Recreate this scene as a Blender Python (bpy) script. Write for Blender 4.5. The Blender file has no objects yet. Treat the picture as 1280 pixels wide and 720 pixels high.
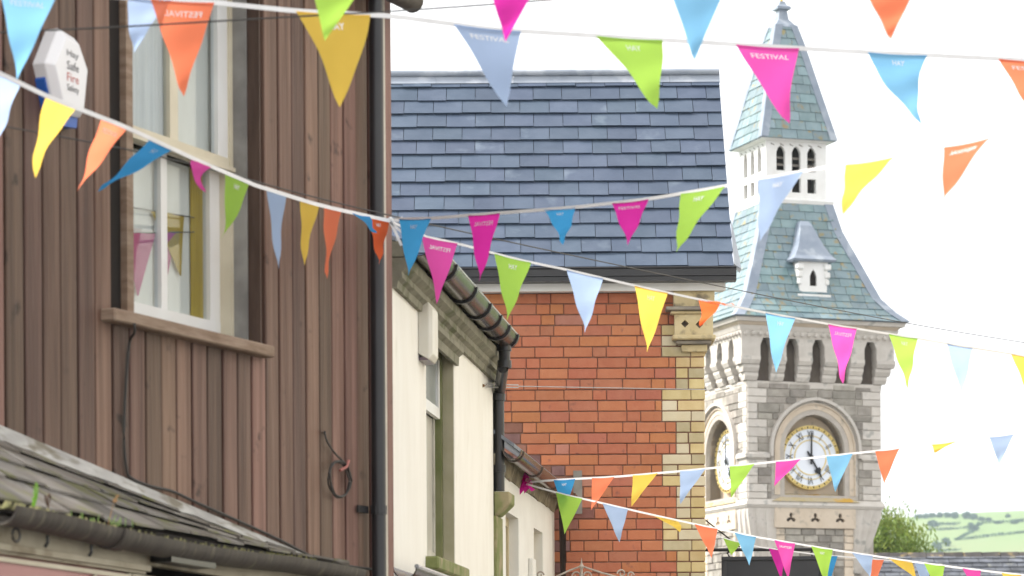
import bpy, math, random
from mathutils import Vector, Matrix
from mathutils.geometry import tessellate_polygon
from math import sin, cos, pi, radians as rad, sqrt, atan2
random.seed(7)
sc = bpy.context.scene
col = sc.collection
# ------------------------------------------------------------------ camera
FPX, HOR, ROLL, EYE = 3800.0, 915.0, 0.006, 1.6    # level camera with a rising-front lens: verticals stay parallel
CM = (Matrix.Translation((0, 0, EYE)) @ Matrix.Rotation(pi / 2, 4, 'X') @ Matrix.Rotation(-ROLL, 4, 'Z'))
cd = bpy.data.cameras.new('camera'); cam = bpy.data.objects.new('camera', cd); col.objects.link(cam)
cam.matrix_world = CM; sc.camera = cam
cd.shift_y = (HOR - 360) / 1280; cd.sensor_width = 36; cd.lens = 36 * FPX / 1280; cd.clip_end = 20000; cd.clip_start = .1
cd.dof.use_dof = True; cd.dof.focus_distance = 22.0; cd.dof.aperture_fstop = 5.6
# ------------------------------------------------------------------ world, sun, exposure
SUN_EL, SUN_AZ = 42, -84          # azimuth from +Y towards +X
w = bpy.data.worlds.new('World'); sc.world = w; w.use_nodes = True
nt = w.node_tree; nt.nodes.clear()
sk = nt.nodes.new('ShaderNodeTexSky'); sk.sky_type = 'NISHITA'; sk.sun_disc = False
sk.sun_elevation = rad(SUN_EL); sk.sun_rotation = rad(SUN_AZ); sk.dust_density = 4; sk.air_density = 1.0
hs = nt.nodes.new('ShaderNodeHueSaturation'); hs.inputs['Saturation'].default_value = .12
mx = nt.nodes.new('ShaderNodeMix'); mx.data_type = 'RGBA'; mx.inputs[0].default_value = .72
mx.inputs[7].default_value = (9.8, 9.68, 9.7, 1)     # even bright overcast layer over the clear sky
bg = nt.nodes.new('ShaderNodeBackground'); bg.inputs[1].default_value = .1
ow = nt.nodes.new('ShaderNodeOutputWorld')
nt.links.new(sk.outputs[0], hs.inputs['Color']); nt.links.new(hs.outputs[0], mx.inputs[6])
nt.links.new(mx.outputs[2], bg.inputs[0]); nt.links.new(bg.outputs[0], ow.inputs[0])
sl = bpy.data.lights.new('sun', 'SUN'); sl.energy = 3.3; sl.angle = rad(12); sl.color = (1, .95, .9)
so = bpy.data.objects.new('sun', sl); col.objects.link(so)
d = Vector((sin(rad(SUN_AZ)) * cos(rad(SUN_EL)), cos(rad(SUN_AZ)) * cos(rad(SUN_EL)), sin(rad(SUN_EL))))
so.rotation_euler = d.to_track_quat('Z', 'Y').to_euler(); so.location = (-20, 0, 40)
vs = sc.view_settings; vs.view_transform = 'Standard'; vs.look = 'None'; vs.exposure = 1.17; vs.gamma = 1; vs.use_curve_mapping = False

# ------------------------------------------------------------------ pixel helpers
CO = Vector((0, 0, EYE)); R3 = CM.to_3x3()
def ray(px, py): return (R3 @ Vector(((px - 640) / FPX, -(py - HOR) / FPX, -1)))
def at(px, py, Y):
    r = ray(px, py); return CO + r * (Y / r.y)
class Frame:
    """local frame of a thing: x along its face, y into it, z up"""
    def __init__(s, o, yaw):
        s.M = Matrix.Translation(o) @ Matrix.Rotation(rad(yaw), 4, 'Z'); s.I = s.M.inverted()
    def lray(s, px, py): return s.I @ CO, s.I.to_3x3() @ ray(px, py)
    def hit(s, px, py, y=0):
        o, r = s.lray(px, py); t = (y - o.y) / r.y; p = o + r * t; return p.x, p.z
    def hitx(s, px, py, x=0):
        o, r = s.lray(px, py); t = (x - o.x) / r.x; p = o + r * t; return p.y, p.z
    def hitplane(s, px, py, p0, n):
        o, r = s.lray(px, py); return o + r * ((Vector(p0) - o).dot(n) / r.dot(n))

# ------------------------------------------------------------------ materials
MATS = {}
def mat(name, c1, c2=None, rough=.75, scale=6., stretch=(1, 1, 1), bump=0., bscale=None, var=.0, hvar=0., spec=.35,
        c3=None, c3amt=.0, c3scale=2., transl=0., metal=0., detail=4., ramp=(.35, .65), coat=0., alpha=None, island=False, raw3=False):
    if name in MATS: return MATS[name]
    m = bpy.data.materials.new(name); m.use_nodes = True; nt = m.node_tree; N = nt.nodes; L = nt.links
    b = N['Principled BSDF']; b.inputs['Roughness'].default_value = rough; b.inputs['Metallic'].default_value = metal
    b.inputs['Specular IOR Level'].default_value = spec; b.inputs['Coat Weight'].default_value = coat
    c2 = c2 or tuple(v * .8 for v in c1)
    tc = N.new('ShaderNodeTexCoord'); mp = N.new('ShaderNodeMapping'); mp.inputs['Scale'].default_value = stretch
    oi = N.new('ShaderNodeObjectInfo'); ad = N.new('ShaderNodeVectorMath'); ad.operation = 'MULTIPLY_ADD'
    ad.inputs[1].default_value = (37, 53, 71)
    L.new(oi.outputs['Random'], ad.inputs[0]); L.new(tc.outputs['Object'], ad.inputs[2]); L.new(ad.outputs[0], mp.inputs[0])
    n = N.new('ShaderNodeTexNoise'); n.inputs['Scale'].default_value = scale; n.inputs['Detail'].default_value = detail
    L.new(mp.outputs[0], n.inputs['Vector'])
    cr = N.new('ShaderNodeValToRGB'); cr.color_ramp.elements[0].position = ramp[0]; cr.color_ramp.elements[1].position = ramp[1]
    cr.color_ramp.elements[0].color = (*c1, 1); cr.color_ramp.elements[1].color = (*c2, 1)
    L.new(n.outputs['Fac'], cr.inputs[0]); out = cr.outputs[0]
    if c3:
        n3 = N.new('ShaderNodeTexNoise'); n3.inputs['Scale'].default_value = c3scale; n3.inputs['Detail'].default_value = 6
        L.new((ad if raw3 else mp).outputs[0], n3.inputs['Vector'])
        r3 = N.new('ShaderNodeMapRange'); r3.inputs[1].default_value = .62 - c3amt * .3; r3.inputs[2].default_value = .72 - c3amt * .2
        L.new(n3.outputs['Fac'], r3.inputs[0])
        mx = N.new('ShaderNodeMix'); mx.data_type = 'RGBA'; L.new(r3.outputs[0], mx.inputs[0]); L.new(out, mx.inputs[6]); mx.inputs[7].default_value = (*c3, 1)
        out = mx.outputs[2]
    if var or hvar:
        h = N.new('ShaderNodeHueSaturation')
        src = oi.outputs['Random']
        if island:
            g = N.new('ShaderNodeNewGeometry'); src = g.outputs['Random Per Island']
        mr = N.new('ShaderNodeMapRange'); mr.inputs[3].default_value = 1 - var; mr.inputs[4].default_value = 1 + var
        L.new(src, mr.inputs[0]); L.new(mr.outputs[0], h.inputs['Value'])
        if hvar:
            wn = N.new('ShaderNodeTexWhiteNoise'); wn.noise_dimensions = '1D'; L.new(src, wn.inputs['W'])
            mr2 = N.new('ShaderNodeMapRange'); mr2.inputs[3].default_value = .5 - hvar; mr2.inputs[4].default_value = .5 + hvar
            L.new(wn.outputs[0], mr2.inputs[0]); L.new(mr2.outputs[0], h.inputs['Hue'])
        L.new(out, h.inputs['Color']); out = h.outputs[0]
    L.new(out, b.inputs['Base Color'])
    if bump:
        bn = N.new('ShaderNodeTexNoise'); bn.inputs['Scale'].default_value = bscale or scale * 3; bn.inputs['Detail'].default_value = 5
        L.new(mp.outputs[0], bn.inputs['Vector'])
        bp = N.new('ShaderNodeBump'); bp.inputs['Strength'].default_value = bump; bp.inputs['Distance'].default_value = .01
        L.new(bn.outputs['Fac'], bp.inputs['Height']); L.new(bp.outputs[0], b.inputs['Normal'])
    if transl:
        t = N.new('ShaderNodeBsdfTranslucent'); L.new(out, t.inputs[0]); ms = N.new('ShaderNodeMixShader'); ms.inputs[0].default_value = transl
        o = N['Material Output']; L.new(b.outputs[0], ms.inputs[1]); L.new(t.outputs[0], ms.inputs[2]); L.new(ms.outputs[0], o.inputs['Surface'])
    MATS[name] = m; return m
def glass_mat(name, tint=(.9, .93, .95), refl=.12):
    if name in MATS: return MATS[name]
    m = bpy.data.materials.new(name); m.use_nodes = True; nt = m.node_tree; N = nt.nodes; L = nt.links
    o = N['Material Output']; N.remove(N['Principled BSDF'])
    t = N.new('ShaderNodeBsdfTransparent'); t.inputs[0].default_value = (*tint, 1)
    g = N.new('ShaderNodeBsdfGlossy'); g.inputs['Roughness'].default_value = .03
    ms = N.new('ShaderNodeMixShader'); ms.inputs[0].default_value = refl
    L.new(t.outputs[0], ms.inputs[1]); L.new(g.outputs[0], ms.inputs[2]); L.new(ms.outputs[0], o.inputs[0])
    MATS[name] = m; return m

# ------------------------------------------------------------------ mesh builder (coordinates are local to the thing)
class MB:
    def __init__(s): s.v = []; s.f = []
    def add(s, vs, fs):
        k = len(s.v); s.v += [Vector(p) for p in vs]; s.f += [tuple(i + k for i in f) for f in fs]; return s
    def box(s, x0, x1, y0, y1, z0, z1):
        return s.add([(x0, y0, z0), (x1, y0, z0), (x1, y1, z0), (x0, y1, z0), (x0, y0, z1), (x1, y0, z1), (x1, y1, z1), (x0, y1, z1)],
                     [(0, 3, 2, 1), (4, 5, 6, 7), (0, 1, 5, 4), (1, 2, 6, 5), (2, 3, 7, 6), (3, 0, 4, 7)])
    def hexa(s, p):   # 8 corners, bottom ring then top ring
        return s.add(p, [(0, 3, 2, 1), (4, 5, 6, 7), (0, 1, 5, 4), (1, 2, 6, 5), (2, 3, 7, 6), (3, 0, 4, 7)])
    def loft(s, rings, cap=True):
        n = len(rings[0]); vs = [p for r in rings for p in r]; fs = []
        for i in range(len(rings) - 1):
            for j in range(n): fs.append((i * n + j, i * n + (j + 1) % n, (i + 1) * n + (j + 1) % n, (i + 1) * n + j))
        if cap: fs += [tuple(range(n))[::-1], tuple((len(rings) - 1) * n + j for j in range(n))]
        return s.add(vs, fs)
    def tube(s, path, r, n=8, cap=True, closed=False):
        path = [Vector(p) for p in path]; rings = []
        for i, p in enumerate(path):
            a = path[max(i - 1, 0)]; b = path[min(i + 1, len(path) - 1)]; t = (b - a).normalized()
            u = t.cross(Vector((0, 0, 1))); u = u.normalized() if u.length > .01 else Vector((1, 0, 0)); w = u.cross(t).normalized()
            rr = r[i] if isinstance(r, (list, tuple)) else r
            rings.append([p + (u * cos(2 * pi * k / n) + w * sin(2 * pi * k / n)) * rr for k in range(n)])
        return s.loft(rings, cap)
    def sweep(s, path, prof):   # prof: list of (side, up) ; vertical up kept
        path = [Vector(p) for p in path]; rings = []
        for i, p in enumerate(path):
            a = path[max(i - 1, 0)]; b = path[min(i + 1, len(path) - 1)]; t = (b - a).normalized()
            u = t.cross(Vector((0, 0, 1))).normalized(); w = u.cross(t).normalized()
            rings.append([p + u * q[0] + w * q[1] for q in prof])
        return s.loft(rings)
    def lathe(s, prof, c=(0, 0, 0), n=20, M=None):   # prof (r,z)
        c = Vector(c); rings = [[Vector((r * cos(2 * pi * k / n), r * sin(2 * pi * k / n), z)) for k in range(n)] for r, z in prof]
        if M: rings = [[M @ p for p in r] for r in rings]
        return s.loft([[p + c for p in r] for r in rings])
    def plate(s, outer, holes, T, d0, d1):
        """extruded plate: 2D outline + holes (u,v) ; T(u,d,v) -> local point"""
        loops = [outer] + holes; flat = [p for l in loops for p in l]
        tri = tessellate_polygon([[Vector((p[0], p[1], 0)) for p in l] for l in loops]); n = len(flat)
        s.add([T(p[0], d0, p[1]) for p in flat] + [T(p[0], d1, p[1]) for p in flat], [tuple(t) for t in tri] + [tuple(i + n for i in t)[::-1] for t in tri])
        for l in loops:
            m = len(l); s.add([T(p[0], d0, p[1]) for p in l] + [T(p[0], d1, p[1]) for p in l], [(i, (i + 1) % m, m + (i + 1) % m, m + i) for i in range(m)])
        return s
    def build(s, name, m, parent=None, smooth=False, bevel=0., recalc=True):
        me = bpy.data.meshes.new(name); me.from_pydata([tuple(p) for p in s.v], [], s.f)
        if recalc:
            import bmesh
            bm = bmesh.new(); bm.from_mesh(me)
            bmesh.ops.remove_doubles(bm, verts=bm.verts, dist=1e-5); bmesh.ops.recalc_face_normals(bm, faces=bm.faces)
            if bevel: bmesh.ops.bevel(bm, geom=bm.edges[:], offset=bevel, segments=1, affect='EDGES')
            bm.to_mesh(me); bm.free()
        if smooth:
            for p in me.polygons: p.use_smooth = True
            me.set_sharp_from_angle(angle=rad(40))
        me.materials.append(m)
        return link(name, me, parent)
def link(name, me, parent=None, loc=None, scale=None, rot=None):
    o = bpy.data.objects.new(name, me); col.objects.link(o); o.parent = parent
    if loc is not None: o.location = loc
    if scale is not None: o.scale = scale
    if rot is not None: o.rotation_euler = rot
    return o
def thing(name, label, cat, M=None, group=None):
    o = bpy.data.objects.new(name, None); col.objects.link(o); o.empty_display_size = .1
    if M is not None: o.matrix_world = M
    return tag(o, label, cat, group)
def tag(o, label=None, cat=None, group=None, kind=None):
    if label: o['label'] = label
    if cat: o['category'] = cat
    if group: o['group'] = group
    if kind: o['kind'] = kind
    return o
def box(name, m, parent, x0, x1, y0, y1, z0, z1, bevel=0.): return MB().box(x0, x1, y0, y1, z0, z1).build(name, m, parent, bevel=bevel)
_bx = {}
def block(name, m, parent, x0, x1, y0, y1, z0, z1, bev=.004, q=.01):
    """piece sharing mesh data between alike sizes (bevelled block)"""
    sx, sy, sz = x1 - x0, y1 - y0, z1 - z0
    key = (name, m.name, round(sx / q), round(sy / q), round(sz / q), bev)
    if key not in _bx:
        o = MB().box(-sx / 2, sx / 2, -sy / 2, sy / 2, -sz / 2, sz / 2).build(name, m, None, bevel=bev); _bx[key] = o.data
        bpy.data.objects.remove(o)
    me = _bx[key]
    return link(name, me, parent, ((x0 + x1) / 2, (y0 + y1) / 2, (z0 + z1) / 2))
_txt = {}
def text_pts(t):
    """2D glyph mesh of a word, scaled to the unit square"""
    if t not in _txt:
        c = bpy.data.curves.new('t', 'FONT'); c.body = t; c.size = 1; c.resolution_u = 3; c.offset = .004
        o = bpy.data.objects.new('t', c); col.objects.link(o); bpy.context.view_layer.update()
        me = bpy.data.meshes.new_from_object(o.evaluated_get(bpy.context.evaluated_depsgraph_get()))
        vs = [(v.co.x, v.co.y) for v in me.vertices]; fs = [tuple(p.vertices) for p in me.polygons]
        x0 = min(v[0] for v in vs); x1 = max(v[0] for v in vs); y0 = min(v[1] for v in vs); y1 = max(v[1] for v in vs)
        _txt[t] = ([((v[0] - x0) / (x1 - x0), (v[1] - y0) / (y1 - y0)) for v in vs], fs, (x1 - x0) / (y1 - y0))
        bpy.data.objects.remove(o); bpy.data.meshes.remove(me)
    return _txt[t]
def smooth_path(P, n=6):
    P = [Vector(p) for p in P]; Q = [P[0]] + P + [P[-1]]; out = []
    for i in range(1, len(Q) - 2):
        a, b, c, e = Q[i - 1:i + 3]
        for k in range(n):
            t = k / n; out.append(.5 * (2 * b + (c - a) * t + (2 * a - 5 * b + 4 * c - e) * t * t + (3 * b - a - 3 * c + e) * t ** 3))
    return out + [P[-1]]
def lerp(a, b, t): return a + (b - a) * t
def jit(a): return random.uniform(-a, a)

# =================================================================== SETTING
m_road = mat('asphalt', (.055, .055, .058), (.04, .04, .042), .9, 30, bump=.3)
m_grass = mat('grass_far', (.16, .28, .06), (.12, .23, .05), .9, .02)
def build_terrain():
    """valley floor rising to a farmed hillside"""
    xs = [-3000, -1500, -600, -250, -80, -20, 0, 20, 60, 120] + list(range(150, 520, 18)) + [560, 700, 1000, 1800, 3500]
    ys = [-300, -60, 0, 40, 100, 200, 350, 500, 700, 850] + list(range(950, 1900, 30)) + [2000, 2300, 2800, 3600]
    vs = [(x, y, terr(x, y)) for y in ys for x in xs]; n = len(xs); fs = []
    for j in range(len(ys) - 1):
        for i in range(n - 1): fs.append((j * n + i, j * n + i + 1, (j + 1) * n + i + 1, (j + 1) * n + i))
    m = mat('field', (.075, .165, .042), (.155, .225, .065), .95, .007, stretch=(1, .35, 1), ramp=(.45, .55), c3=(.2, .23, .09), c3amt=.3, c3scale=.008)
    o = MB().add(vs, fs).build('hills', m, None, smooth=True); tag(o, kind='structure'); return o
def sstep(a, b, x):
    t = min(max((x - a) / (b - a), 0), 1); return t * t * (3 - 2 * t)
def terr(x, y):
    if y < 60: return -.02
    z = 62 * sstep(150, 1150, y) + 54 * sstep(1050, 1650, y)
    z *= 1 + .0010 * (x - 240) * sstep(900, 1500, y) if abs(x) < 1500 else (1 + .00042 * (1500 if x > 0 else -1500))
    z += (3.5 * sin(x * .011 + 1) + 2.5 * sin(x * .023 + y * .006)) * sstep(700, 1300, y)
    z -= 60 * sstep(1750, 3000, y)
    return z - .02
build_terrain()
def terr_hit(px, py):
    r = ray(px, py); t = 300.
    while t < 3000:
        p = CO + r * (t / r.y)
        if p.z < terr(p.x, p.y): return p
        t += 4
    return None
gs = MB().box(-160, 160, -200, 70, -.5, -.01).build('ground', mat('town_paving', (.2, .195, .19), (.16, .155, .15), .9, 3, bump=.2)); tag(gs, kind='structure')
road = MB().box(-1.4, 3.6, -10, 120, -.06, 0).build('road', m_road); tag(road, kind='structure')
pv_m = mat('pavement', (.3, .29, .27), (.25, .24, .23), .9, 8, bump=.2)
pl_ = MB().box(-1.7, -1.4, -10, 9, -.06, .12).box(3.6, 5.6, -10, 120, -.06, .12).build('pavement', pv_m); tag(pl_, kind='structure')

# =================================================================== TIMBER-CLAD BUILDING
WF = Frame((-.0382 * 14.2, 14.2, 0), 66.4)
m_board = mat('brown_board', (.085, .04, .026), (.2, .115, .082), .58, 2.6, stretch=(8, 8, .35), bump=.45, bscale=12, var=.4, hvar=.016, detail=7., ramp=(.3, .68),
              c3=(.045, .022, .015), c3amt=-.1, c3scale=9, raw3=True, spec=.4)
m_dark = mat('dark_backing', (.018, .013, .01), None, .9)
m_trim = mat('old_timber', (.2, .13, .085), (.3, .22, .16), .75, 5, stretch=(1, 1, 6), bump=.4)
m_trimd = mat('dark_timber', (.06, .035, .024), (.09, .055, .04), .7, 4, stretch=(6, 6, 1), bump=.3)
m_white = mat('white_paint', (.78, .78, .76), (.72, .71, .68), .45, 4, bump=.08)
m_cream = mat('cream_paint', (.66, .6, .46), (.58, .52, .39), .5, 5, bump=.12)
m_lead = mat('weathered_grey', (.32, .31, .29), (.2, .19, .18), .7, 6, bump=.3)
m_black = mat('black_plastic', (.014, .014, .016), (.024, .023, .024), .35, 3, spec=.5)
m_cable = mat('grey_cable', (.05, .045, .04), None, .6)
m_glass = glass_mat('window_glass', refl=.07)
wood = thing('timber_clad_building', 'building clad in dark brown vertical timber boards with one sash window', 'building', WF.M)
def wx(px, py=300, y=0): return WF.hit(px, py, y)[0]
def wz(px, py, y=0): return WF.hit(px, py, y)[1]
WX0 = wx(-60); SP = .126
fl0, fl1 = WF.hit(0, 533), WF.hit(435, 716)     # line where the boards end on the lean-to
def flash(x): return fl0[1] + (fl1[1] - fl0[1]) * (x - fl0[0]) / (fl1[0] - fl0[0])
TOPZ = 5.7
ox0, ox1 = wx(157, 250), wx(327, 300)
oz0 = wz(240, 412)
oz1 = wz(240, -70)
box('wall', m_dark, wood, WX0, -.03, .35, 4.0, 0, TOPZ)
# wall core around the window opening
mb = MB().plate([(WX0, .0), (-.025, .0), (-.025, TOPZ), (WX0, TOPZ)], [[(ox0, oz0), (ox0, oz1), (ox1, oz1), (ox1, oz0)]], lambda u, d_, v: (u, d_, v), .024, .35)
mb.build('wall_core', m_dark, wood)
x = -.01; i = 0
while x > WX0:
    wdt = SP - .013; a, b = x - wdt, x; segs = []
    if b > ox0 + .005 and a < ox1 - .005:
        if a < ox0 - .02: segs = [(a, b, None)]
        segs = [(a, b, 'low'), (a, b, 'high')]
        if ox1 - .05 < b and a > ox1 - .09 - .0 and a + .05 > ox1: segs = [(a, b, None)]
    else: segs = [(a, b, None)]
    for (p, q, k) in segs:
        dd = jit(.004); zb = flash((p + q) / 2)
        if k == 'low': z0a, z1a = None, oz0 - .005
        elif k == 'high': z0a, z1a = oz1 + .005, TOPZ
        else:
            z0a, z1a = None, TOPZ
            if p < ox1 < q: p = ox1
            if p < ox0 < q: q = ox0
        zA = z0a if z0a else flash(p) ; zB = z0a if z0a else flash(q); c = .004
        prof = lambda zz0, zz1: None
        vs = []
        for (zz, top) in ((0, 0), (1, 1)):
            for (xx, yy) in ((p, .022), (p, c + dd), (p + c, dd), (q - c, dd), (q, c + dd), (q, .022)):
                vs.append((xx, yy, z1a if top else lerp(zA, zB, (xx - p) / (q - p))))
        fs = [tuple(range(6)), tuple(range(11, 5, -1))] + [(j, (j + 1) % 6, 6 + (j + 1) % 6, 6 + j) for j in range(6)]
        MB().add(vs, fs).build('board', m_board, wood)
    x -= SP; i += 1
box('return_wall', m_board, wood, -.008, .03, .03, 4.0, 0, TOPZ)
# window: frame, sashes, panes
win = MB().box(ox0, ox0 + .05, -.006, .09, oz0, oz1).build('window', m_trim, wood)
rv = .125
box('reveal_lining', m_trimd, win, ox1 - .012, ox1 - .001, .001, .06, oz0, oz1)
box('reveal_lining', m_lead, win, ox1 - .02, ox1 - .001, .06, rv + .03, oz0, oz1)
fx1 = wx(297, 250, rv); fx0 = ox0 + .03
box('frame_stile', m_cream, win, fx1 - .062, fx1 + .01, rv, rv + .1, oz0, oz1)
box('frame_stile', m_cream, win, ox0 + .001, fx0, rv, rv + .1, oz0, oz1)
gx1 = fx1 - .062
mz = wz(230, 187, rv)
up = MB().box(fx0, gx1 + .055, rv + .005, rv + .045, mz - .022, mz + .03).build('upper_sash', m_cream, win)
box('rail_lip', m_cream, up, fx0, gx1 + .06, rv - .012, rv + .004, mz - .026, mz - .008)
box('stile', m_white, up, gx1 - .085, gx1, rv + .012, rv + .045, mz + .03, oz1)
box('glazing_bar', m_cream, up, wx(216, 100, rv) , wx(226, 100, rv), rv + .014, rv + .045, mz + .03, oz1)
box('pane', m_glass, up, fx0, gx1 - .08, rv + .03, rv + .034, mz + .02, oz1)
lo = MB().box(fx0, gx1 + .002, rv + .052, rv + .09, oz0 + .012, oz0 + .105).build('lower_sash', m_white, win)
box('stile', m_white, lo, gx1 - .085, gx1 + .002, rv + .054, rv + .09, oz0 + .105, mz)
mbx = wx(206, 300, rv + .055)
box('glazing_bar', m_white, lo, mbx - .028, mbx + .022, rv + .056, rv + .09, oz0 + .105, mz)
box('pane', m_glass, lo, fx0, gx1 - .08, rv + .072, rv + .076, oz0 + .1, mz)
box('window_sill', m_trim, win, wx(146, 402, -.07), wx(341, 440, -.05), -.062, .12, oz0 - .052, oz0 - .002, bevel=.006)
# room behind the panes
m_room = mat('cream_blind', (.82, .78, .69), (.77, .73, .64), .8, 3, stretch=(6, 1, 1))
m_ochre = mat('ochre_curtain', (.5, .35, .05), (.42, .28, .04), .8, 10, stretch=(6, 6, .5))
m_net = mat('net_curtain', (.62, .63, .62), (.5, .52, .52), .8, 5, stretch=(8, 8, .3))
box('blind', m_room, win, ox0 - .02, gx1 + .02, .222, .226, oz0, mz - .03); box('blind', m_room, win, ox0 - .02, gx1 + .02, .188, .192, mz - .02, oz1)
cp = [(wx(238, 300, .216) + .0045 * k, .2165 + .003 * sin(k * 1.3)) for k in range(0, 26)]
mb = MB()
for k in range(len(cp) - 1):
    mb.add([(cp[k][0], cp[k][1], oz0), (cp[k + 1][0], cp[k + 1][1], oz0), (cp[k + 1][0], cp[k + 1][1], mz - .03), (cp[k][0], cp[k][1], mz - .03)], [(0, 1, 2, 3)])
mb.build('curtain', m_ochre, win)
nx0, nx1 = wx(160, 100, .18), wx(212, 100, .18); mb = MB(); n = 26
for k in range(n):
    f = lambda q: (lerp(nx0, nx1, q / n), .178 + .006 * sin(q * 1.1), 0)
    a, b = f(k), f(k + 1); mb.add([(a[0], a[1], mz), (b[0], b[1], mz), (b[0], b[1], oz1), (a[0], a[1], oz1)], [(0, 1, 2, 3)])
mb.build('net_curtain', m_net, win)
# downpipe on the timber wall
pxm = wx(474, 300, -.07)
dp = MB().tube([(pxm, -.06, .1), (pxm, -.06, TOPZ)], .034, 14).build('downpipe', m_black, wood, smooth=True)
bz = wz(474, 638, -.05)
for zz in (bz, bz - 1.3):
    MB().tube([(pxm, -.06, zz - .02), (pxm, -.06, zz + .02)], .039, 14).box(pxm - .13, pxm - .03, -.022, -.012, zz - .016, zz + .016).build('pipe_bracket', m_black, dp)
box('corner_bead', mat('pale_bead', (.55, .5, .42), None, .5), wood, wx(477.5, 300, -.005), wx(481, 300, -.005), -.012, -.002, .5, TOPZ)
# cables on the timber wall
def wp(px, py, y=-.012): a, b = WF.hit(px, py, y); return (a, y, b)
MB().tube(smooth_path([wp(168, 404, -.075), wp(168, 416, -.07), wp(162, 428, -.02), wp(158, 470), wp(155, 540), wp(158, 585), wp(165, 598), wp(190, 608), wp(215, 614), wp(250, 630), wp(300, 652), wp(350, 675), wp(400, 700), wp(440, 708), wp(470, 712)]), .006, 6).build('wall_cable', m_cable, wood, smooth=True)
cb = thing('cable_coil', 'coiled grey cable hanging from a nail on brown timber boards beside a downpipe', 'cable', WF.M)
c0 = wp(425, 600, -.03)
pts = []
for k in range(0, 66):
    a = k * 2 * pi / 22 + 1.4; r = .08 + .01 * sin(k * .31); pts.append((c0[0] + cos(a) * r * 1.25 + .004 * sin(k * .2), c0[1] + .006 * sin(k * .7) , c0[2] - .004 + sin(a) * r * 1.0))
MB().tube(pts, .0042, 6).build('loops', m_cable, cb, smooth=True)
MB().tube(smooth_path([wp(406, 541, -.01), wp(409, 552, -.02), wp(419, 567, -.02), wp(430, 578, -.025), wp(437, 590, -.03), wp(440, 602, -.03)]), .0045, 6).build('tail', m_cable, cb, smooth=True)
MB().tube([wp(425, 588, -.035), wp(433, 584, -.04), wp(436, 576, -.03)], .007, 6).build('tie', mat('red_tie', (.35, .12, .1), None, .5), cb, smooth=True)
MB().tube([wp(406, 541, .005), wp(406, 540, -.03)], .005, 6).build('nail', m_black, cb)

# burglar alarm box, six sided
m_alw = mat('alarm_white', (.8, .8, .8), (.76, .76, .77), .35, 3)
m_alb = mat('alarm_blue', (.03, .13, .5), None, .35)
ac = WF.hit(81, 95, -.05)
al = thing('alarm_box', 'white six-sided burglar alarm box with blue base on brown timber boards', 'alarm box', WF.M @ Matrix.Translation((ac[0], 0, ac[1])))
ax1, ax0 = .125, -.125
hexo = [(-.055, .17), (.06, .155), (.135, .05), (.10, -.14), (-.075, -.155), (-.15, .02)]
def scl(l, k, dz=0): return [(a * k, b * k + dz) for a, b in l]
MB().loft([[(a, -.0, b) for a, b in scl(hexo, 1)], [(a, -.055, b) for a, b in scl(hexo, 1)], [(a, -.085, b) for a, b in scl(hexo, .8)]]).build('case', m_alw, al, bevel=.003)
MB().loft([[(a, -.002, b) for a, b in scl(hexo, .9, -.055)], [(a, -.045, b) for a, b in scl(hexo, .9, -.055)]]).build('base', m_alb, al)
def flat_text(t, cx, cz, h, m, par, y, asp=None, name='lettering', face=1):
    ps, fs, a = text_pts(t); wdt = h * (asp or a)
    MB().add([(cx + (p[0] - .5) * wdt * face, y, cz + (p[1] - .5) * h) for p in ps], fs).build(name, m, par, recalc=False)
m_ink = mat('dark_print', (.12, .12, .13), None, .5); m_red = mat('red_print', (.62, .22, .2), None, .5)
for t, cz, m_, hh in (('Hay', .075, m_ink, .032), ('Safe', .032, m_ink, .032), ('Fire', -.012, m_red, .032), ('Safety', -.055, m_ink, .032)):
    flat_text(t, .0, cz, hh, m_, al, -.0865, 2.6)

# =================================================================== LEAN-TO SHOP ROOF
m_moss = mat('mossy_slate', (.1, .085, .068), (.175, .162, .145), .75, 5, bump=.5, var=.32, c3=(.12, .12, .045), c3amt=.3, c3scale=6)
m_cem = mat('cement', (.46, .45, .42), (.3, .29, .27), .9, 4, stretch=(1, 1, 3), bump=.4, c3=(.18, .16, .12), c3amt=.25, c3scale=5)
m_gut = mat('old_iron_gutter', (.085, .072, .058), (.06, .05, .042), .65, 4, stretch=(3, 1, 1), bump=.4, bscale=9, c3=(.16, .14, .1), c3amt=.15, c3scale=7)
m_fasc = mat('stained_cream', (.5, .45, .34), (.36, .31, .22), .7, 4, bump=.2, c3=(.2, .16, .1), c3amt=.2, c3scale=4)
shop = thing('shop_lean_to', 'low lean-to shop roof of mossy slates with sagging iron gutter below brown boards', 'roof', WF.M)
GZ = 2.34
def edge(x):   # y of the gutter line, running in to the wall
    t = (x - fl0[0]) / (fl1[0] - fl0[0]); return -.52 * (1 - t) - .02
def roofp(x, v):  # v 0 gutter .. 1 wall ; x measured on the wall line
    xw = x; y = edge(x) * (1 - v); z = lerp(GZ + .01, max(flash(x) - .045, GZ + .012), v); return Vector((xw, y, z))
xr1 = fl1[0] - .04; xr0 = WF.hit(-60, 660, -.62)[0]
mb = MB(); n = 14; P = []
for k in range(n + 1):
    xx = lerp(xr0, xr1, k / n); P.append([roofp(xx, 0) - Vector((0, 0, .03)), roofp(xx, 0) - Vector((0, 0, .005)), roofp(xx, 1) - Vector((0, 0, .005)), roofp(xx, 1) - Vector((0, 0, .06))])
mb.loft(P); mb.build('deck', m_dark, shop)
rows = 4
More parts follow.
